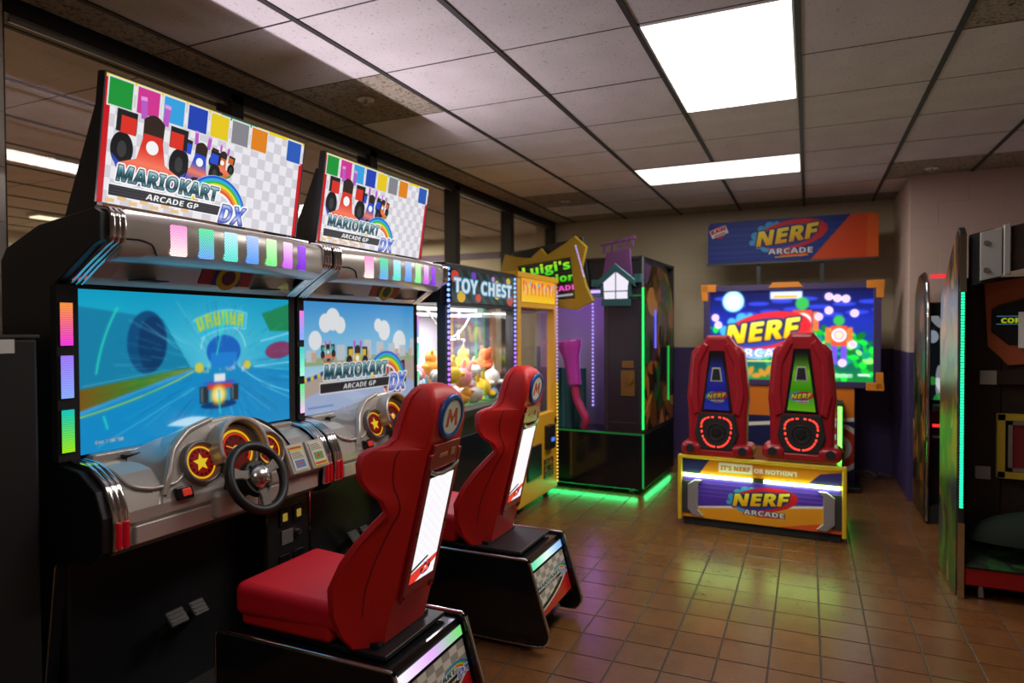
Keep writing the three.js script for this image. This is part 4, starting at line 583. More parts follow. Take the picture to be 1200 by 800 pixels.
{
  const w = 1.06, d = 0.66, h = 1.83, t = thing('claw_machine', 'black claw machine full of plush toys, purple LED corner strips', 'claw machine', [-2.0 - d, 0, -4.025], Math.PI / 2), X = w / 2, gy0 = 0.92, gy1 = 1.58;
  part(t, 'lower_body', rbox(w, gy0 - 0.02, d, 0.01, 0, gy0 / 2 - 0.01, d / 2), black);
  part(t, 'body_front', rbox(w - 0.12, 0.5, 0.02, 0.006, 0, 0.5, d + 0.004), blackGloss);
  part(t, 'control_panel', [rbox(w - 0.06, 0.05, 0.10, 0.01, 0, gy0 - 0.02, d + 0.03)], black);
  part(t, 'prize_chute', rbox(0.26, 0.2, 0.02, 0.006, 0.25, 0.42, d + 0.012), M(lin(0.015, 0.05, 0.02), 0.3));
  for (const sx of [-1, 1]) for (const z of [0.03, d - 0.03]) part(t, 'corner_post', box(0.06, gy1 - gy0 + 0.02, 0.06, sx * (X - 0.03), (gy0 + gy1) / 2, z), black);
  part(t, 'back_wall', box(w - 0.1, gy1 - gy0, 0.01, 0, (gy0 + gy1) / 2, 0.02), M(lin(0.5, 0.48, 0.6), 0.3));
  part(t, 'roof', rbox(w, 0.05, d, 0.008, 0, h - 0.02, d / 2), black);
  part(t, 'header_back', box(w - 0.02, h - gy1 - 0.04, d - 0.04, 0, (h + gy1) / 2 - 0.01, d / 2 - 0.02), black);
  board(t, 'sign', w - 0.13, 0.205, 0.02, [0, 1.698, d - 0.005], glow(toySignTex, 0.7), black, 'backlit sign reading TOY CHEST');
  part(t, 'sign_rail', box(w, 0.02, 0.02, 0, gy1 - 0.0, d), black);
  for (const sx of [-1, 1]) dotStrip(t, 'led_strip', sx * (X - 0.03), 0.70, 1.795, d + 0.004, ledDots);
  areaLight(t, lin(0.62, 0.45, 1), 3, 0.03, 1.05, [-X + 0.03, 1.25, d + 0.015], OUT); areaLight(t, lin(0.62, 0.45, 1), 3, 0.03, 1.05, [X - 0.03, 1.25, d + 0.015], OUT);
  part(t, 'front_pane', box(w - 0.12, gy1 - gy0, 0.005, 0, (gy0 + gy1) / 2, d - 0.02), pane);
  for (const sx of [-1, 1]) part(t, 'side_pane', box(0.005, gy1 - gy0, d - 0.12, sx * (X - 0.02), (gy0 + gy1) / 2, d / 2), pane);
  part(t, 'inner_lamp', box(w - 0.2, 0.02, 0.06, 0, gy1 - 0.015, 0.35), glowC(lin(1, 0.98, 0.95), 2)); areaLight(t, lin(1, 0.97, 0.98), 24, w - 0.25, 0.3, [0, gy1 - 0.03, 0.35], DOWN);
  part(t, 'gantry', [box(w - 0.14, 0.02, 0.02, 0, gy1 - 0.05, 0.2), box(0.02, 0.02, d - 0.14, 0.1, gy1 - 0.06, d / 2)], steel);
  part(t, 'cable_loop', tube([V(-0.4, gy1 - 0.03, 0.45), V(-0.28, 1.44, 0.46), V(-0.1, 1.37, 0.46), V(0.08, 1.44, 0.46), V(0.2, gy1 - 0.05, 0.45)], 0.006, 30, 8), white);
  const claw = part(t, 'claw', [cyl(0.02, 0.03, 0.06, 16, 0.3, 1.385, 0.3), cyl(0.004, 0.004, 0.16, 8, 0.3, 1.47, 0.3), ...[0, 2.09, 4.19].map((a) => tube([V(0.3, 1.35, 0.3), V(0.3 + 0.07 * Math.cos(a), 1.345, 0.3 + 0.07 * Math.sin(a)), V(0.3 + 0.05 * Math.cos(a), 1.30, 0.3 + 0.05 * Math.sin(a))], 0.006, 12, 6))], chrome);
  part(t, 'yellow_pole', cyl(0.016, 0.016, gy1 - gy0, 16, 0.06, (gy0 + gy1) / 2, 0.045), yellowMetal);
  part(t, 'bin_floor', box(w - 0.13, 0.02, d - 0.13, 0, gy0 - 0.015, d / 2), M(lin(0.1, 0.3, 0.1), 0.6));
  // plush toys in the pile
  const fur = (c) => M(c, 0.95, { sheen: 0.5, sheenColor: new THREE.Color(0xffffff), sheenRoughness: 0.6 });
  const kinds = [['yellow', lin(0.8, 0.5, 0.03)], ['orange red', lin(0.72, 0.12, 0.04)], ['pale blue', lin(0.25, 0.5, 0.72)], ['white', lin(0.75, 0.74, 0.72)], ['lime green', lin(0.25, 0.7, 0.08)], ['pink', lin(0.8, 0.28, 0.35)], ['orange', lin(0.8, 0.35, 0.06)], ['grey', lin(0.4, 0.42, 0.42)]].map(([n, c]) => [n, fur(c)]);
  const el = (rx, ry, rz, x, y, z) => new THREE.SphereGeometry(1, 18, 12).scale(rx, ry, rz).translate(x, y, z);
  const shapes = [
    [el(0.075, 0.065, 0.065, 0, 0.06, 0), el(0.055, 0.05, 0.05, 0.01, 0.14, 0.01), el(0.018, 0.022, 0.012, -0.03, 0.185, 0), el(0.018, 0.022, 0.012, 0.05, 0.185, 0), el(0.03, 0.02, 0.03, 0.07, 0.06, 0.04), el(0.03, 0.02, 0.03, -0.07, 0.06, 0.04)],
    [el(0.09, 0.06, 0.07, 0, 0.055, 0), el(0.06, 0.055, 0.055, 0.06, 0.1, 0.02), el(0.03, 0.015, 0.02, 0.125, 0.1, 0.03), el(0.04, 0.02, 0.03, -0.09, 0.06, 0)],
    [el(0.07, 0.07, 0.07, 0, 0.065, 0), el(0.018, 0.05, 0.012, -0.025, 0.15, 0), el(0.018, 0.05, 0.012, 0.025, 0.15, 0), el(0.03, 0.02, 0.04, -0.05, 0.02, 0.05), el(0.03, 0.02, 0.04, 0.05, 0.02, 0.05)]].map(merge);
  const looks = ['rounded', 'long-beaked', 'tall-eared'], order = [2, 3, 4, 0, 6, 5, 7, 3, 0, 1, 2, 3, 0, 3, 2, 6, 7, 5, 3, 4, 1, 0, 2, 7, 0, 1, 6, 3, 2, 5, 0];
  let n = 0; // piled cell by cell: each toy rests on the one below
  for (let row = 0; row < 3; row++) for (let col = 0; col < 6; col++) { let y = 0.916; for (let layer = 0; layer < 2 && n < 36; layer++) {
    const [c, m] = kinds[order[n % order.length]], o = new THREE.Mesh(shapes[n % 3], m); o.rotation.set(rr(-0.5, 0.5), rr(0, 6.2), rr(-0.5, 0.5));
    const b = new THREE.Box3().setFromObject(o, true), sz = b.getSize(V()), k = Math.min(0.155 / sz.z, 0.165 / sz.x); o.scale.setScalar(k); const bb = new THREE.Box3().setFromObject(o, true), ce = bb.getCenter(V());
    o.position.set(-2.0 - d + 0.53 - row * 0.17 - ce.x, y - bb.min.y, -4.025 + 0.40 - col * 0.16 - ce.z); y += bb.max.y - bb.min.y;
    o.name = numbered('plush_toy'); o.castShadow = o.receiveShadow = true; o.userData = { label: c + ' ' + looks[n % 3] + ' plush toy in the pile behind the claw machine glass', category: 'plush toy', group: 'plush toys in the claw machine' }; scene.add(o); n++;
  } }
}
{ // yellow prize machine
  const w = 0.86, d = 0.66, h = 1.86, t = thing('prize_machine', 'yellow prize machine with dripping letters, amber lights down its edge', 'prize machine', [-2.0 - d, 0, -5.01], Math.PI / 2), X = w / 2;
  part(t, 'lower_body', rbox(w, 0.62, d, 0.01, 0, 0.05 + 0.31, d / 2), yellowMetal); part(t, 'back_wall', box(w, h - 0.6, 0.03, 0, (h + 0.6) / 2, 0.015), yellowMetal);
  for (const sx of [-1, 1]) for (const z of [0.035, d - 0.035]) part(t, 'corner_post', rbox(0.07, h - 0.6, 0.07, 0.004, sx * (X - 0.035), (h + 0.6) / 2, z), yellowMetal);
  part(t, 'roof', rbox(w + 0.02, 0.045, d, 0.006, 0, h - 0.02, d / 2 + 0.01), yellowMetal);
  board(t, 'sign', w - 0.14, 0.2, 0.03, [0, 1.735, d - 0.01], glow(prizeSignTex, 0.9), yellowMetal, 'orange backlit sign with dripping letters');
  part(t, 'sign_rail', rbox(w - 0.13, 0.045, 0.07, 0.004, 0, 1.615, d - 0.035), yellowMetal); part(t, 'sill_rail', rbox(w - 0.13, 0.06, 0.07, 0.004, 0, 0.69, d - 0.035), yellowMetal);
  part(t, 'front_pane', box(w - 0.13, 0.88, 0.005, 0, 1.155, d - 0.03), pane); for (const sx of [-1, 1]) part(t, 'side_pane', box(0.005, 0.9, d - 0.13, sx * (X - 0.03), 1.155, d / 2), pane);
  part(t, 'inner_back', box(w - 0.1, 0.92, 0.01, 0, 1.15, 0.04), M(lin(0.1, 0.09, 0.13), 0.25)); part(t, 'inner_floor', box(w - 0.1, 0.02, d - 0.1, 0, 0.68, d / 2), M(lin(0.2, 0.2, 0.22), 0.5));
  part(t, 'green_pole', cyl(0.012, 0.012, 0.9, 12, -0.22, 1.14, 0.2), M(lin(0.05, 0.5, 0.06), 0.4)); part(t, 'prize_shelf', [box(0.5, 0.012, 0.3, 0.05, 0.86, 0.25), box(0.012, 0.18, 0.3, -0.2, 0.77, 0.25), box(0.012, 0.18, 0.3, 0.3, 0.77, 0.25)], M(lin(0.5, 0.5, 0.55), 0.3));
  areaLight(t, lin(0.8, 0.75, 1), 1.4, w - 0.2, 0.3, [0, 1.585, 0.3], DOWN);
  part(t, 'control_box', rbox(0.15, 0.2, 0.05, 0.008, 0.2, 0.52, d + 0.02), black); part(t, 'control_display', box(0.06, 0.03, 0.006, 0.2, 0.5, d + 0.047), glowC(lin(0.05, 0.2, 1), 1.2));
  part(t, 'prize_door', rbox(0.3, 0.26, 0.02, 0.006, -0.12, 0.36, d + 0.006), black); part(t, 'coin_plate', rbox(0.2, 0.16, 0.014, 0.004, 0.2, 0.26, d + 0.006), M(0xffffff, 0.4, { map: jungleArtTex }));
  for (const sx of [-1, 1]) part(t, 'caster', cyl(0.03, 0.03, 0.03, 16).rotateZ(Math.PI / 2).translate(sx * (X - 0.08), 0.03, d - 0.08), rubber);
  dotStrip(t, 'led_strip', X - 0.004, 0.10, 0.95, d + 0.002, amberDots, 0.03, 0.008); dotStrip(t, 'led_strip', X - 0.004, 0.98, 1.74, d + 0.002, violetDots, 0.03, 0.008);
}

// =====================================================================
// HAUNTED HOUSE GAME (faces the camera)
// =====================================================================
{
  const t = thing('haunted_house_game', 'tall black booth game with crooked gold framed sign and green LED edge', 'arcade game', [-1.275, 0, -5.56], -0.05);
  const W = 1.18, H = 2.04, D = 1.12; // local: x from -W to 0, z from 0 back to -D
  part(t, 'base', rbox(W, 0.47, D, 0.008, -W / 2, 0.05 + 0.235, -D / 2), blackGloss);
  part(t, 'back_wall', box(W, H - 0.5, 0.04, -W / 2, (H + 0.5) / 2, -D + 0.02), black);
  part(t, 'header', rbox(W, 0.27, 0.3, 0.008, -W / 2, H - 0.135, -0.16), black); part(t, 'roof', rbox(W, 0.03, D, 0.006, -W / 2, H - 0.015, -D / 2), black);
  // side wall towards the walkway, rounded at the rear top
  const so = [[0, 0.06], [0, H], [-0.55, H], [-0.85, H - 0.05], [-1.02, H - 0.18], [-D, H - 0.42], [-D, 0.06]];
  part(t, 'side_wall', sidePrism(so, 0.03, -0.015, 0.003), black);
  const art = [[-0.05, 0.55], [-0.05, H - 0.06], [-0.53, H - 0.06], [-0.8, H - 0.1], [-0.97, H - 0.24], [-D + 0.05, H - 0.45], [-D + 0.05, 0.55]];
  const sg = sidePrism(art, 0.004, 0.003, 0); { const p = sg.attributes.position, u = sg.attributes.uv; for (let i = 0; i < p.count; i++) u.setXY(i, -p.getZ(i) / D, p.getY(i) / H); }
  part(t, 'side_art', sg, M(0xffffff, 0.12, { map: hallArtTex }), 'glossy dark brown hallway artwork');
  part(t, 'side_window', rbox(0.012, 0.5, 0.14, 0.004, 0.006, 1.2, -0.62), blackGloss);
  part(t, 'side_led', [box(0.01, 0.34, 0.012, 0.009, 1.42, -0.38)], glowC(lin(0.1, 0.12, 1), 1.5)); part(t, 'side_led_low', [box(0.01, 0.52, 0.012, 0.009, 1.0, -0.86)], glowC(lin(0.03, 0.8, 0.12), 0.7));
  // LED edge at the corner
  part(t, 'corner_led', box(0.014, 1.2, 0.014, 0.004, 1.17, 0.004), glowC(lin(0.02, 1, 0.16), 1.5), 'green LED edge light'); part(t, 'corner_led_low', box(0.012, 0.46, 0.012, 0.004, 0.30, 0.004), glowC(lin(0.02, 0.75, 0.12), 0.5));
  part(t, 'corner_trim', box(0.014, 0.26, 0.014, 0.004, H - 0.14, 0.004), steel);
  // door panel with lock on the right, recess glowing violet on the left
  part(t, 'door_panel', rbox(0.30, 1.26, 0.05, 0.006, -0.175, 1.14, -0.02), M(lin(0.02, 0.012, 0.02), 0.35));
  part(t, 'door_rails', [box(0.012, 1.18, 0.012, -0.31, 1.14, 0.008), box(0.24, 0.01, 0.01, -0.17, 1.68, 0.008), box(0.24, 0.01, 0.01, -0.17, 0.62, 0.008)], M(lin(0.05, 0.03, 0.05), 0.3));
  part(t, 'door_lock', [rbox(0.12, 0.22, 0.02, 0.004, -0.125, 0.96, 0.012), rbox(0.10, 0.06, 0.02, 0.004, -0.125, 1.12, 0.012), cyl(0.035, 0.035, 0.04, 20).rotateX(Math.PI / 2).translate(-0.11, 0.99, 0.03)], M(lin(0.22, 0.11, 0.02), 0.4, { metalness: 0.5 }));
  part(t, 'inner_wall', box(0.03, 1.26, 0.85, -0.335, 1.14, -0.45), M(lin(0.04, 0.03, 0.05), 0.3));
  part(t, 'recess_back', box(W - 0.36, 1.26, 0.02, -W / 2 - 0.17, 1.14, -0.5), M(lin(0.3, 0.28, 0.33), 0.45));
  dotStrip(t, 'recess_lamp', -0.62, 0.70, 1.66, -0.48, violetDots, 0.035, 0.009); areaLight(t, lin(0.5, 0.2, 1), 5, 0.08, 1.0, [-0.62, 1.14, -0.46], OUT);
  part(t, 'top_lamp', box(0.6, 0.02, 0.06, -0.7, 1.755, -0.12), glowC(lin(0.55, 0.4, 1), 1.5)); areaLight(t, lin(0.5, 0.16, 1), 26, 0.6, 0.06, [-0.7, 1.742, -0.12], [-1.15, 0, 0]);
  part(t, 'recess_curtain', Array.from({ length: 9 }, (_, i) => cyl(0.035, 0.04, 0.55, 10, -0.62 - i * 0.062, 0.79, -0.2 - (i % 2) * 0.03)), M(lin(0.02, 0.10, 0.10), 0.7));
  part(t, 'green_rail', box(W - 0.02, 0.012, 0.012, -W / 2, 0.525, 0.004), glowC(lin(0.02, 0.5, 0.08), 0.25)); part(t, 'header_rail', box(W * 0.62, 0.012, 0.012, -W * 0.31, 1.705, 0.004), glowC(lin(0.02, 0.5, 0.1), 0.3));
  // violet nozzle gun resting in the recess
  const nz = part(t, 'nozzle_gun', [new THREE.LatheGeometry([[0.001, 0.0], [0.05, 0.0], [0.06, 0.02], [0.062, 0.10], [0.075, 0.26], [0.105, 0.34], [0.11, 0.40], [0.09, 0.41], [0.07, 0.36], [0.001, 0.34]].map(([a, b]) => new THREE.Vector2(a, b)), 28), new THREE.TorusGeometry(0.098, 0.014, 10, 28).rotateX(Math.PI / 2).translate(0, 0.39, 0)], M(lin(0.5, 0.05, 0.42), 0.25, { clearcoat: 0.6 }), 'violet flared nozzle'); nz.position.set(-0.62, 0.92, -0.02); nz.rotation.z = 0.14;
  part(nz, 'nozzle_hose', tube([V(0, 0.02, 0), V(0.0, -0.12, 0), V(0.06, -0.3, 0), V(0.02, -0.38, -0.04)], 0.035, 24, 12), M(lin(0.45, 0.03, 0.12), 0.35));
  // crooked gold sign frame
  const sign = new THREE.Group(); sign.name = 'sign'; sign.position.set(-0.83, 1.90, 0.03); sign.rotation.z = 0.09; t.add(sign);
  const outer = [[-0.50, 0.02], [-0.41, 0.24], [-0.3, 0.2], [-0.16, 0.17], [-0.05, 0.24], [0.0, 0.17], [0.06, 0.2], [0.18, 0.25], [0.28, 0.30], [0.37, 0.2], [0.31, 0.02], [0.34, -0.14], [0.39, -0.27], [0.24, -0.33], [0.05, -0.28], [-0.2, -0.31], [-0.36, -0.29], [-0.39, -0.1]];
  const sh = new THREE.Shape(outer.map(([a, b]) => new THREE.Vector2(a, b))); sh.holes.push(new THREE.Path([[-0.31, 0.13], [-0.29, -0.22], [0.24, -0.24], [0.23, 0.14]].map(([a, b]) => new THREE.Vector2(a, b))));
  part(sign, 'sign_frame', at(new THREE.ExtrudeGeometry(sh, { depth: 0.03, bevelEnabled: true, bevelThickness: 0.01, bevelSize: 0.008, bevelSegments: 2 }), 0, 0, 0.02), M(lin(0.42, 0.28, 0.02), 0.4), 'crooked gold frame');
  board(sign, 'sign_face', 0.62, 0.42, 0.02, [-0.03, -0.05, 0.012], glow(mansionSignTex, 0.85), black, 'green lettering on black');
  part(sign, 'sign_backing', prism([[-0.42, 0.05], [-0.36, 0.26], [0.33, 0.3], [0.36, -0.25], [-0.34, -0.28]], 0.02, 0.003).translate(0, 0, -0.01), black);
  part(sign, 'sign_led', Array.from({ length: 14 }, (_, i) => new THREE.SphereGeometry(0.0065, 8, 6).translate(0.285 + 0.004 * i, 0.22 - i * 0.021, 0.066)), violetDots);
  // crooked window plaque
  const plq = new THREE.Group(); plq.name = 'window_plaque'; plq.position.set(-0.225, 1.85, 0.012); t.add(plq);
  const vio = M(lin(0.12, 0.035, 0.14), 0.5), teal = M(lin(0.02, 0.12, 0.14), 0.45);
  part(plq, 'tower', [prism([[-0.13, 0.0], [-0.09, 0.23], [0.12, 0.26], [0.14, 0.02]], 0.02, 0.003), ...[-0.11, -0.04, 0.03, 0.09, 0.14].map((x, i) => box(0.018, 0.07, 0.02, x, 0.26 + i * 0.012, 0)), prism([[-0.14, 0.285], [-0.14, 0.305], [0.165, 0.36], [0.165, 0.335]], 0.022, 0.002)], vio, 'purple crooked tower');
  part(plq, 'plaque_roof', [prism([[-0.17, -0.02], [0.0, 0.13], [0.17, -0.01], [0.17, -0.07], [0.0, 0.07], [-0.17, -0.08]], 0.04, 0.004).translate(0, 0, 0.016), box(0.25, 0.06, 0.04, 0, -0.2, 0.012), box(0.035, 0.1, 0.03, -0.12, -0.1, 0.01), box(0.035, 0.1, 0.03, 0.12, -0.1, 0.01), box(0.06, 0.06, 0.03, -0.19, -0.03, 0.01), box(0.06, 0.07, 0.03, 0.19, 0.0, 0.01)], teal, 'teal roof and sill');
  const wp = prism([[-0.10, -0.17], [-0.11, -0.03], [0.0, 0.06], [0.11, -0.02], [0.10, -0.17]], 0.012, 0); { const p = wp.attributes.position, u = wp.attributes.uv; for (let i = 0; i < p.count; i++) u.setXY(i, p.getX(i) / 0.22 + 0.5, (p.getY(i) + 0.17) / 0.23); }
  part(plq, 'lit_window', wp.translate(0, 0, 0.02), glow(windowPlaqueTex, 0.95), 'glowing white window');
  for (const x of [-0.12, -1.0]) part(t, 'caster', cyl(0.03, 0.03, 0.03, 16).rotateZ(Math.PI / 2).translate(x, 0.03, -0.08), steel);
  // green glow strip under the base
  parts(t, 'under_light', [box(W - 0.1, 0.006, 0.02, -W / 2, 0.047, -0.04), box(0.02, 0.006, D - 0.2, -0.03, 0.047, -D / 2)], glowC(lin(0.02, 1, 0.2), 1.2));
  areaLight(t, lin(0.02, 1, 0.22), 13, W - 0.1, 0.03, [-W / 2, 0.044, -0.01], [-Math.PI / 2 - 0.9, 0, 0]); const ul = areaLight(t, lin(0.02, 1, 0.22), 13, 0.03, D - 0.2, [-0.01, 0.044, -D / 2], [-Math.PI / 2, -0.9, 0]);
}

// =====================================================================
// BLASTER GAME: screen tower and bench
// =====================================================================
{
  const t = thing('blaster_game', 'large shooting game screen in purple frame under blue and orange sign', 'arcade game', [-0.17, 0, -6.62], -0.03);
  const W = 1.5, y0 = 0.92, y1 = 1.80;
  part(t, 'column', rbox(1.11, 0.92, 0.30, 0.01, 0.0, 0.46, -0.13), M(lin(0.02, 0.02, 0.06), 0.4));
  board(t, 'column_print', 1.09, 0.9, 0.012, [0, 0.46, 0.022], print(columnTex, 0.4), black, 'printed front with orange band and target roundel');
  part(t, 'side_led', box(0.03, 0.5, 0.02, 0.43, 0.5, 0.3), glowC(lin(0.15, 1, 0.08), 4), 'green LED bar'); part(t, 'led_post', box(0.05, 0.78, 0.26, 0.43, 0.39, 0.158), blackMatte);
  areaLight(t, lin(0.15, 1, 0.06), 8, 0.03, 0.5, [0.43, 0.5, 0.312], OUT);
  board(t, 'screen', W - 0.1, 0.83, 0.03, [0, (y0 + y1) / 2, 0.0], glow(blasterScreenTex, 1.7), black, 'bright game screen with logo and targets');
  areaLight(t, lin(0.75, 0.85, 0.75), 0.7, W - 0.15, 0.78, [0, (y0 + y1) / 2, 0.02], OUT);
  part(t, 'screen_frame', [rbox(W, 0.055, 0.09, 0.006, 0, y1, 0), rbox(W, 0.055, 0.09, 0.006, 0, y0, 0), rbox(0.06, y1 - y0, 0.09, 0.006, -W / 2 + 0.03, (y0 + y1) / 2, 0), rbox(0.06, y1 - y0, 0.09, 0.006, W / 2 - 0.03, (y0 + y1) / 2, 0)], purplePaint);
  part(t, 'screen_back', rbox(W - 0.04, y1 - y0, 0.08, 0.01, 0, (y0 + y1) / 2, -0.07), black);
  for (const sx of [-1, 1]) for (const sy of [0, 1]) part(t, 'corner_bracket', [rbox(0.14, 0.07, 0.1, 0.006, sx * (W / 2 - 0.045), sy ? y1 + 0.005 : y0 - 0.01, 0.004), rbox(0.06, 0.15, 0.1, 0.006, sx * (W / 2 - 0.01), sy ? y1 - 0.04 : y0 + 0.04, 0.004)], orangePlastic, 'orange corner bracket');
  part(t, 'top_bracket', prism([[-0.15, 0], [-0.11, 0.05], [0.11, 0.05], [0.15, 0]], 0.1, 0.004).translate(-0.02, y1 - 0.005, 0.004), orangePlastic);
  for (const x of [-0.27, 0.28]) part(t, 'sign_post', box(0.035, 0.4, 0.03, x, 1.98, -0.15), black);
  // sign with clipped top corners
  const so = [[-0.735, 0], [-0.735, 0.36], [-0.71, 0.395], [0.71, 0.395], [0.735, 0.36], [0.735, 0]], sg = prism(so, 0.03, 0.002); { const p = sg.attributes.position, u = sg.attributes.uv; for (let i = 0; i < p.count; i++) u.setXY(i, (p.getX(i) + 0.735) / 1.47, p.getY(i) / 0.395); }
  const sign = part(t, 'sign', sg, M(lin(0.6, 0.55, 0.6), 0.5, { map: blasterSignTex, specularIntensity: 0.4 }), 'blue and orange printed sign'); sign.position.set(0.0, 2.055, -0.12);
  part(sign, 'sign_rail', box(1.49, 0.02, 0.04, 0, -0.01, 0), black);
  part(t, 'foot_plate', rbox(1.2, 0.04, 0.5, 0.005, 0, 0.02, -0.05), black);
}
{
  const t = thing('blaster_bench', 'yellow trimmed game bench with two red seat backs facing the large screen', 'bench', [-0.313, 0, -4.887], -0.047);
  const W = 1.09, H = 0.505, D = 0.62; // front at z = 0
  part(t, 'bench_body', rbox(W - 0.03, H - 0.08, D, 0.008, 0, 0.06 + (H - 0.08) / 2, -D / 2 - 0.004), blackMatte);
  part(t, 'front_print', box(W - 0.05, 0.29, 0.01, 0, 0.205, 0.0), [black, black, black, black, print(blasterFrontTex, 0.35), black]);
  part(t, 'slogan_print', box(W - 0.05, 0.105, 0.01, 0, 0.435, 0.0), [black, black, black, black, print(sloganTex, 0.35), black]);
  for (const s of [-1, 1]) part(t, 'side_trim', rbox(0.028, H - 0.03, 0.05, 0.008, s * (W / 2 - 0.008), 0.035 + (H - 0.03) / 2, 0.0), M(lin(0.75, 0.5, 0.02), 0.4), 'yellow edge trim');
  for (const s of [-1, 1]) part(t, 'side_cover', rbox(0.02, H - 0.06, D, 0.004, s * (W / 2 - 0.02), 0.06 + (H - 0.06) / 2, -D / 2), M(lin(0.6, 0.4, 0.02), 0.4));
  part(t, 'top_trim', rbox(W, 0.02, 0.05, 0.006, 0, H - 0.008, 0.0), M(lin(0.75, 0.5, 0.02), 0.4)); part(t, 'seat_deck', rbox(W - 0.02, 0.02, D, 0.004, 0, H - 0.01, -D / 2 - 0.02), blackGloss);
  parts(t, 'light_bar', [box(0.475, 0.018, 0.02, -0.275, 0.366, 0.012), box(0.475, 0.018, 0.02, 0.275, 0.366, 0.012)], glowC(lin(0.5, 1, 0.2), 14), 'pale green light bar');
  for (const s of [-1, 1]) areaLight(t, lin(0.5, 1, 0.2), 14, 0.47, 0.018, [s * 0.275, 0.366, 0.024], [-0.5, Math.PI, 0]);
  for (const s of [-1, 1]) areaLight(t, lin(0.8, 1, 0.75), 8, 0.47, 0.014, [s * 0.275, 0.354, 0.026], [-1.15, 0, 0]);
  // grey kick guards with black inserts
  for (const s of [-1, 1]) { const o = [[0, 0.335], [0.05, 0.335], [0.02, 0.30], [0.02, 0.12], [0.06, 0.08], [-0.0, 0.07], [-0.05, 0.12], [-0.05, 0.30]].map(([a, b]) => [-s * a, b]); part(t, 'kick_guard', prism(s > 0 ? o.reverse() : o, 0.025, 0.003).translate(s * 0.43, 0, 0.012), M(lin(0.4, 0.4, 0.42), 0.35, { metalness: 0.5 })); part(t, 'guard_insert', rbox(0.075, 0.235, 0.012, 0.004, s * 0.492, 0.205, 0.008), M(lin(0.03, 0.03, 0.035), 0.7)); }
  part(t, 'skirt', box(W - 0.06, 0.06, D - 0.02, 0, 0.035, -D / 2), blackMatte);
  for (const s of [-1, 1]) part(t, 'leveling_foot', cyl(0.018, 0.022, 0.03, 12, s * 0.45, 0.015, -0.04), steel);
  // red seat backs, seen from behind
  [[-0.285, podTex('#1a2ab8', '#2a4ae0'), 'blue', 0.0], [0.272, podTex('#4ab818', '#8ae82a'), 'green', 0.02]].forEach(([x, tx, c, dy]) => {
    const s = new THREE.Group(); s.name = 'seat_back'; s.userData.label = 'red seat back with ' + c + ' window and glowing ring'; s.position.set(x, 0.5 + dy, -0.1); t.add(s);
    const o = [[-0.17, 0.05], [-0.20, 0.1], [-0.205, 0.33], [-0.215, 0.42], [-0.20, 0.62], [-0.185, 0.75], [-0.15, 0.79], [-0.125, 0.80], [-0.07, 0.875], [0.07, 0.875], [0.125, 0.80], [0.15, 0.79], [0.185, 0.75], [0.20, 0.62], [0.215, 0.42], [0.205, 0.33], [0.20, 0.1], [0.17, 0.05]];
    part(s, 'shell', prism(o, 0.14, 0.03, 3), redPlastic, 'faceted red shell');
    parts(s, 'shell_ridge', [prism([[-0.16, 0.30], [-0.19, 0.45], [-0.165, 0.72], [-0.09, 0.83], [-0.055, 0.80], [-0.12, 0.66], [-0.13, 0.45], [-0.115, 0.32]], 0.05, 0.012, 2).translate(0, 0, 0.065), prism([[0.16, 0.30], [0.115, 0.32], [0.13, 0.45], [0.12, 0.66], [0.055, 0.80], [0.09, 0.83], [0.165, 0.72], [0.19, 0.45]], 0.05, 0.012, 2).translate(0, 0, 0.065)], redPlastic);
    part(s, 'seat_wing', [rbox(0.15, 0.10, 0.22, 0.04, -0.175, 0.055, 0.0, 4), rbox(0.15, 0.10, 0.22, 0.04, 0.175, 0.055, 0.0, 4), rbox(0.3, 0.06, 0.18, 0.025, 0, 0.032, 0, 3)], redPlastic);
    parts(s, 'wing_socket', [cyl(0.03, 0.03, 0.02, 16).rotateX(Math.PI / 2).translate(-0.18, 0.06, 0.106), cyl(0.03, 0.03, 0.02, 16).rotateX(Math.PI / 2).translate(0.18, 0.06, 0.106)], blackMatte);
    const wo = [[-0.088, 0.345], [-0.034, 0.745], [0.034, 0.745], [0.088, 0.34]], wg = prism(wo, 0.02, 0); { const p = wg.attributes.position, u = wg.attributes.uv; for (let i = 0; i < p.count; i++) u.setXY(i, p.getX(i) / 0.22 + 0.5, (p.getY(i) - 0.34) / 0.405); }
    part(s, 'window_surround', prism([[-0.108, 0.325], [-0.052, 0.765], [0.052, 0.765], [0.108, 0.325]], 0.02, 0.003).translate(0, 0, 0.068), blackGloss);
    part(s, 'colour_window', wg.translate(0, 0, 0.076), glow(tx, c === 'blue' ? 0.3 : 0.38), c + ' glowing window with logo');
    part(s, 'vent', [prism([[-0.042, 0.545], [-0.028, 0.645], [0.028, 0.645], [0.042, 0.545]], 0.012, 0.003).translate(0, 0, 0.09)], M(lin(0.5, 0.5, 0.48), 0.4)); part(s, 'vent_opening', prism([[-0.031, 0.556], [-0.021, 0.636], [0.021, 0.636], [0.031, 0.556]], 0.012, 0).translate(0, 0, 0.093), blackMatte);
    part(s, 'speaker', prism([[-0.11, 0.055], [-0.15, 0.17], [-0.125, 0.315], [0.125, 0.315], [0.15, 0.17], [0.11, 0.055]], 0.04, 0.006).translate(0, 0, 0.075), blackMatte);
    part(s, 'speaker_cone', [cyl(0.028, 0.036, 0.012, 24).rotateX(Math.PI / 2).translate(0, 0.185, 0.096), new THREE.TorusGeometry(0.058, 0.006, 8, 28).translate(0, 0.185, 0.095)], rubber);
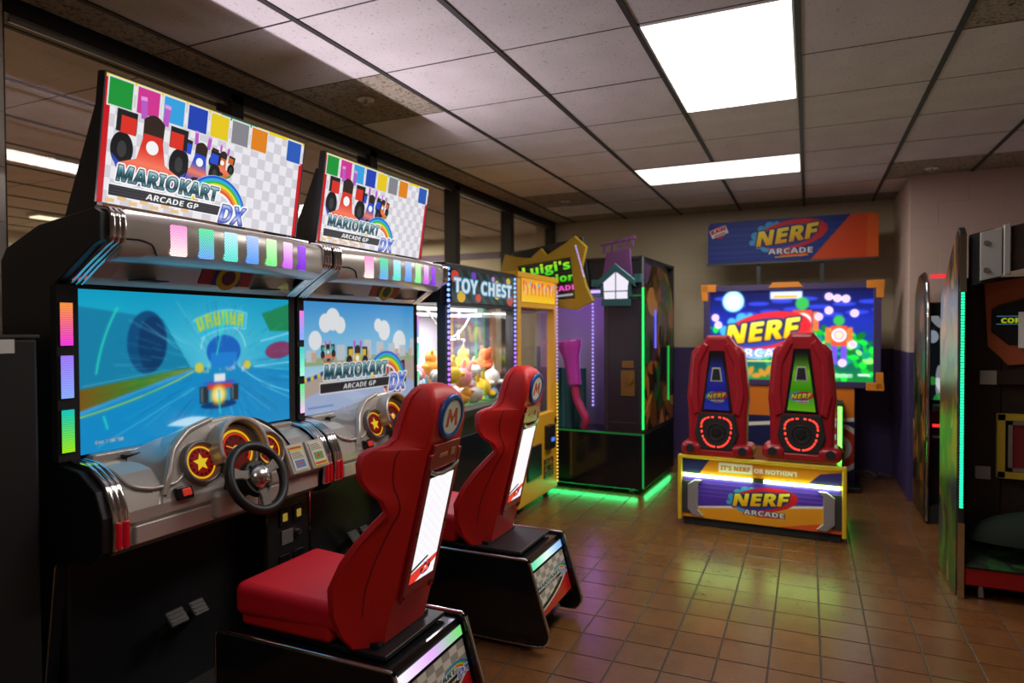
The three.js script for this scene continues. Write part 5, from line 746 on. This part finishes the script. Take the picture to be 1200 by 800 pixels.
    const ring = []; for (let i = 0; i < 26; i++) { const a = i / 26 * Math.PI * 2, ca = Math.cos(a), sa = Math.sin(a), rx = 0.1 + 0.022 * sa, ry = 0.106; ring.push(rbox(0.019, 0.012, 0.008, 0.003, 0, 0, 0, 1).rotateZ(a + Math.PI / 2).translate(Math.sign(ca) * Math.pow(Math.abs(ca), 0.75) * rx, 0.185 + Math.sign(sa) * Math.pow(Math.abs(sa), 0.75) * ry, 0.098)); }
    part(s, 'light_ring', ring, glowC(lin(1, 0.05, 0.03), 2.0), 'ring of red lamps'); areaLight(s, lin(1, 0.08, 0.04), 0.8, 0.18, 0.18, [0, 0.185, 0.106], OUT);
  });
}

// =====================================================================
// GAMES BESIDE THE BUMPED-OUT WALL
// =====================================================================
{ // jungle booth: art panel with green LED edge
  const t = thing('jungle_booth_game', 'dark rustic booth game with green LED edge and red front step', 'arcade game', [0.735, 0, -4.12], 0);
  const so = [[0, 0.0], [0, 1.92], [-0.04, 1.95], [-0.2, 1.85], [-0.4, 1.70], [-0.5, 1.62], [-0.52, 1.4], [-0.50, 0.4], [-0.55, 0.12], [-0.5, 0.0]];
  part(t, 'side_panel', sidePrism(so, 0.03, 0, 0.003), black); const ag = sidePrism(so.map(([z, y]) => [z * 0.97 - 0.012, y * 0.985 + 0.012]), 0.004, -0.0165, 0); { const p = ag.attributes.position, u = ag.attributes.uv; for (let i = 0; i < p.count; i++) u.setXY(i, -p.getZ(i) / 0.56, p.getY(i) / 1.95); }
  part(t, 'side_art', ag, M(lin(0.55, 0.5, 0.5), 0.3, { map: jungleArtTex }), 'colourful jungle artwork');
  part(t, 'edge_led', Array.from({ length: 74 }, (_, i) => box(0.014, 0.011, 0.01, 0.0, 0.485 + i * 0.0153, 0.006)), glowC(lin(0.02, 1, 0.42), 1.7), 'green LED edge strip'); areaLight(t, lin(0.05, 1, 0.4), 2.0, 0.016, 1.1, [0, 1.04, 0.014], OUT);
  parts(t, 'edge_trim', [box(0.03, 0.3, 0.012, 0, 1.76, 0.004), box(0.03, 0.4, 0.012, 0, 0.2, 0.004)], chrome);
  const plank = (i) => M(lin(0.9, 0.9, 0.9), 0.8, { map: woodTex, color: lin(0.12 + 0.03 * (i % 3), 0.1 + 0.02 * (i % 3), 0.1) });
  for (let i = 0; i < 6; i++) part(t, 'back_plank', rbox(0.196, 1.55, 0.03, 0.004, 0.115 + i * 0.2, 0.92, -0.22 - (i % 2) * 0.004), plank(i), 'dark timber plank');
  part(t, 'booth_frame', [box(1.22, 0.06, 0.3, 0.66, 1.66, -0.36), box(1.22, 1.7, 0.04, 0.66, 0.86, -0.47), box(0.04, 1.7, 0.48, 1.25, 0.86, -0.25)], blackMatte);
  part(t, 'orange_map', prism([[0.13, 1.66], [0.5, 1.72], [0.5, 1.25], [0.24, 1.22], [0.2, 1.27], [0.15, 1.32]], 0.012, 0.002).translate(0, 0, -0.198), M(lin(0.35, 0.07, 0.02), 0.7), 'orange painted patch');
  part(t, 'display', prism([[0.165, 1.52], [0.2, 1.545], [0.45, 1.62], [0.45, 1.33], [0.24, 1.33], [0.2, 1.37], [0.165, 1.40]], 0.016, 0.003).translate(0, 0, -0.19), blackGloss);
  part(t, 'display_text', sheet(0.2, 0.06, 0.285, 1.46, -0.1805), glow(tex(256, 80, (g) => { g.fillStyle = '#000'; g.fillRect(0, 0, 256, 80); g.fillStyle = '#4a86a0'; g.fillRect(0, 6, 256, 6); g.fillRect(0, 62, 256, 6); blobText(g, 'CORE', 96, 40, 46, '#c8d820', null, 0, { sx: 1.2, bold: 3 }); }), 0.5));
  part(t, 'taped_note', rbox(0.14, 0.19, 0.003, 0.001, 0.35, 1.41, -0.176), white, 'white paper note');
  part(t, 'tin_plate', rbox(0.075, 0.075, 0.008, 0.002, 0.15, 1.155, -0.18), M(lin(0.34, 0.33, 0.3), 0.6)); part(t, 'cross_beam', rbox(0.9, 0.075, 0.03, 0.004, 0.58, 1.155, -0.195), plank(1)); part(t, 'switch_plate', rbox(0.07, 0.07, 0.006, 0.002, 0.13, 0.64, -0.18), M(lin(0.2, 0.2, 0.19), 0.6));
  const fr = new THREE.Group(); fr.name = 'picture_frame'; fr.position.set(0.36, 0.79, -0.19); t.add(fr);
  part(fr, 'frame_outer', [box(0.035, 0.34, 0.03, -0.15, 0, 0), box(0.035, 0.34, 0.03, 0.15, 0, 0), box(0.33, 0.035, 0.03, 0, 0.155, 0), box(0.33, 0.035, 0.03, 0, -0.155, 0)], M(lin(0.45, 0.3, 0.02), 0.5), 'yellow frame'); part(fr, 'frame_inner', [box(0.02, 0.27, 0.03, -0.11, 0, 0), box(0.02, 0.27, 0.03, 0.11, 0, 0), box(0.24, 0.02, 0.03, 0, 0.125, 0), box(0.24, 0.02, 0.03, 0, -0.125, 0)], steel); part(fr, 'red_lamp_panel', box(0.2, 0.24, 0.01, 0, 0, 0), M(lin(0.16, 0.01, 0.01), 0.4));
  // header beam, tilted, with bolted metal strap
  const hd = new THREE.Group(); hd.name = 'header_beam'; hd.position.set(0.04, 1.66, -0.03); t.add(hd);
  const rise = (x0, x1, y0, h, d) => prism([[x0, y0 + x0 * 0.24], [x1, y0 + x1 * 0.24], [x1, y0 + h + x1 * 0.24], [x0, y0 + h + x0 * 0.24]], d, 0.004);
  part(hd, 'beam', rise(0.10, 1.2, 0.01, 0.23, 0.06).translate(0, 0, -0.02), plank(2), 'dark timber beam'); part(hd, 'beam_end', rise(0.0, 0.1, -0.02, 0.27, 0.07).translate(0, 0, -0.025), blackMatte);
  const strapM = M(lin(0.4, 0.38, 0.36), 0.45, { metalness: 0.4 }); part(hd, 'strap', rise(0.035, 0.13, -0.005, 0.25, 0.012).translate(0, 0, 0.02), strapM, 'bolted steel strap'); part(hd, 'strap_lip', rise(0.135, 0.165, -0.005, 0.26, 0.02).translate(0, 0, 0.02), strapM);
  parts(hd, 'bolt', [cyl(0.014, 0.014, 0.014, 6).rotateX(Math.PI / 2).translate(0.06, 0.2, 0.03), cyl(0.014, 0.014, 0.014, 6).rotateX(Math.PI / 2).translate(0.06, 0.06, 0.03)], steel);
  // mound-shaped seat rest, jungle mat and red step
  part(t, 'seat_rest', at(new THREE.SphereGeometry(0.42, 28, 14, 0, Math.PI * 2, 0, Math.PI / 2).scale(1, 0.42, 0.3), 0.46, 0.30, -0.1), M(lin(0.006, 0.014, 0.007), 0.9));
  const mg = box(1.2, 0.012, 0.3); part(t, 'jungle_mat', mg, M(lin(0.5, 0.5, 0.5), 0.9, { map: grassArtTex }), 'dark green jungle print mat').position.set(0.62, 0.235, -0.13); t.children.at(-1).rotation.x = 0.45;
  part(t, 'red_step', rbox(1.2, 0.1, 0.1, 0.006, 0.62, 0.125, -0.05), M(lin(0.3, 0.005, 0.008), 0.4), 'red front step'); part(t, 'step_base', box(1.18, 0.1, 0.36, 0.62, 0.08, -0.28), blackMatte);
  for (const x of [0.1, 0.6, 1.1]) part(t, 'leveling_foot', cyl(0.016, 0.02, 0.06, 12, x, 0.035, -0.06), steel);
}
{ // slim curved game behind it
  const t = thing('curved_cabinet_game', 'slim game with curved artwork side and red lamps, against the bumped-out wall', 'arcade game', [0.79, 0, -5.6], 0);
  const so = [[0, 0.02], [-0.02, 0.3], [0.03, 0.62], [0.0, 0.9], [0.02, 1.2], [0.0, 1.55], [-0.06, 1.75], [-0.18, 1.83], [-0.34, 1.82], [-0.5, 1.7], [-0.55, 1.4], [-0.58, 0.02]];
  part(t, 'side_panel', sidePrism(so, 0.03, 0, 0.003), black); const ag = sidePrism(so.map(([z, y]) => [z * 0.97 - 0.008, y * 0.985 + 0.012]), 0.004, -0.0165, 0); { const p = ag.attributes.position, u = ag.attributes.uv; for (let i = 0; i < p.count; i++) u.setXY(i, -p.getZ(i) / 0.6, p.getY(i) / 1.85); }
  part(t, 'side_art', ag, M(0xffffff, 0.25, { map: hallArtTex }), 'dark coloured artwork');
  part(t, 'edge_molding', tube(so.slice(0, 8).map(([z, y]) => V(0, y, z + 0.004)), 0.009, 60, 8), chrome, 'chrome edge molding');
  part(t, 'body', rbox(0.62, 1.6, 0.4, 0.01, 0.33, 0.81, -0.36), black); part(t, 'control_deck', rbox(0.6, 0.05, 0.16, 0.01, 0.33, 0.84, -0.07), black);
  board(t, 'screen', 0.56, 0.62, 0.02, [0.32, 1.2, -0.15], glow(artTex(256, 192, '#101418', ['#c8d8e8', '#f0f4f8', '#30a040', '#203040', '#88a0b0'], 60, 41), 0.6), black, 'screen with pale shapes');
  parts(t, 'red_lamp', [box(0.6, 0.02, 0.02, 0.33, 0.72, 0.02), box(0.16, 0.025, 0.03, 0.11, 1.80, -0.12)], glowC(lin(1, 0.03, 0.04), 1.1), 'red light bar'); part(t, 'rail', box(0.6, 0.014, 0.014, 0.33, 0.64, 0.025), steel);
  part(t, 'inner_floor', box(0.62, 0.12, 0.56, 0.33, 0.06, -0.3), blackMatte);
}
{ // black cabinet at the near end of the row, with a paper label
  const t = thing('plain_black_cabinet', 'plain black cabinet with a white paper label, beside the window pier', 'cabinet', [-2.40, 0, -1.0], 0);
  part(t, 'cabinet_body', rbox(0.60, 1.40, 0.46, 0.012, 0, 0.705, 0), M(lin(0.006, 0.006, 0.007), 0.6)); part(t, 'cabinet_cap', rbox(0.61, 0.012, 0.47, 0.005, 0, 1.41, 0), M(lin(0.04, 0.035, 0.03), 0.5)); part(t, 'base_plinth', box(0.56, 0.03, 0.42, 0, 0.015, 0), blackMatte);
  part(t, 'paper_label', box(0.002, 0.04, 0.1, 0.301, 1.382, -0.115), white); part(t, 'rear_panel', rbox(0.56, 1.2, 0.012, 0.004, 0, 0.72, -0.233), blackMatte);
}
{ // cables bunched on the floor behind the blaster game
  const grey = M(lin(0.12, 0.11, 0.11), 0.6), l = ['pale tangled power cable on the floor by the purple wall', 'dark power cable looping on the floor by the purple wall'];
  for (let k = 0; k < 2; k++) { const pts = []; for (let i = 0; i < 16; i++) pts.push(V(0.1 + i * 0.04 + 0.03 * Math.sin(i * 1.7 + k), 0.010 + 0.018 * ((i + k) % 3), -7.22 + 0.035 * Math.sin(i * 1.1 + k * 2) + i * 0.004 + k * 0.11)); const o = part(scene, 'power_cable' + (k ? '_001' : ''), tube(pts, 0.007, 90, 8), k ? rubber : grey); o.userData = { label: l[k], category: 'cable', group: 'cables behind the blaster game' }; }
}
renderer.render(scene, camera);
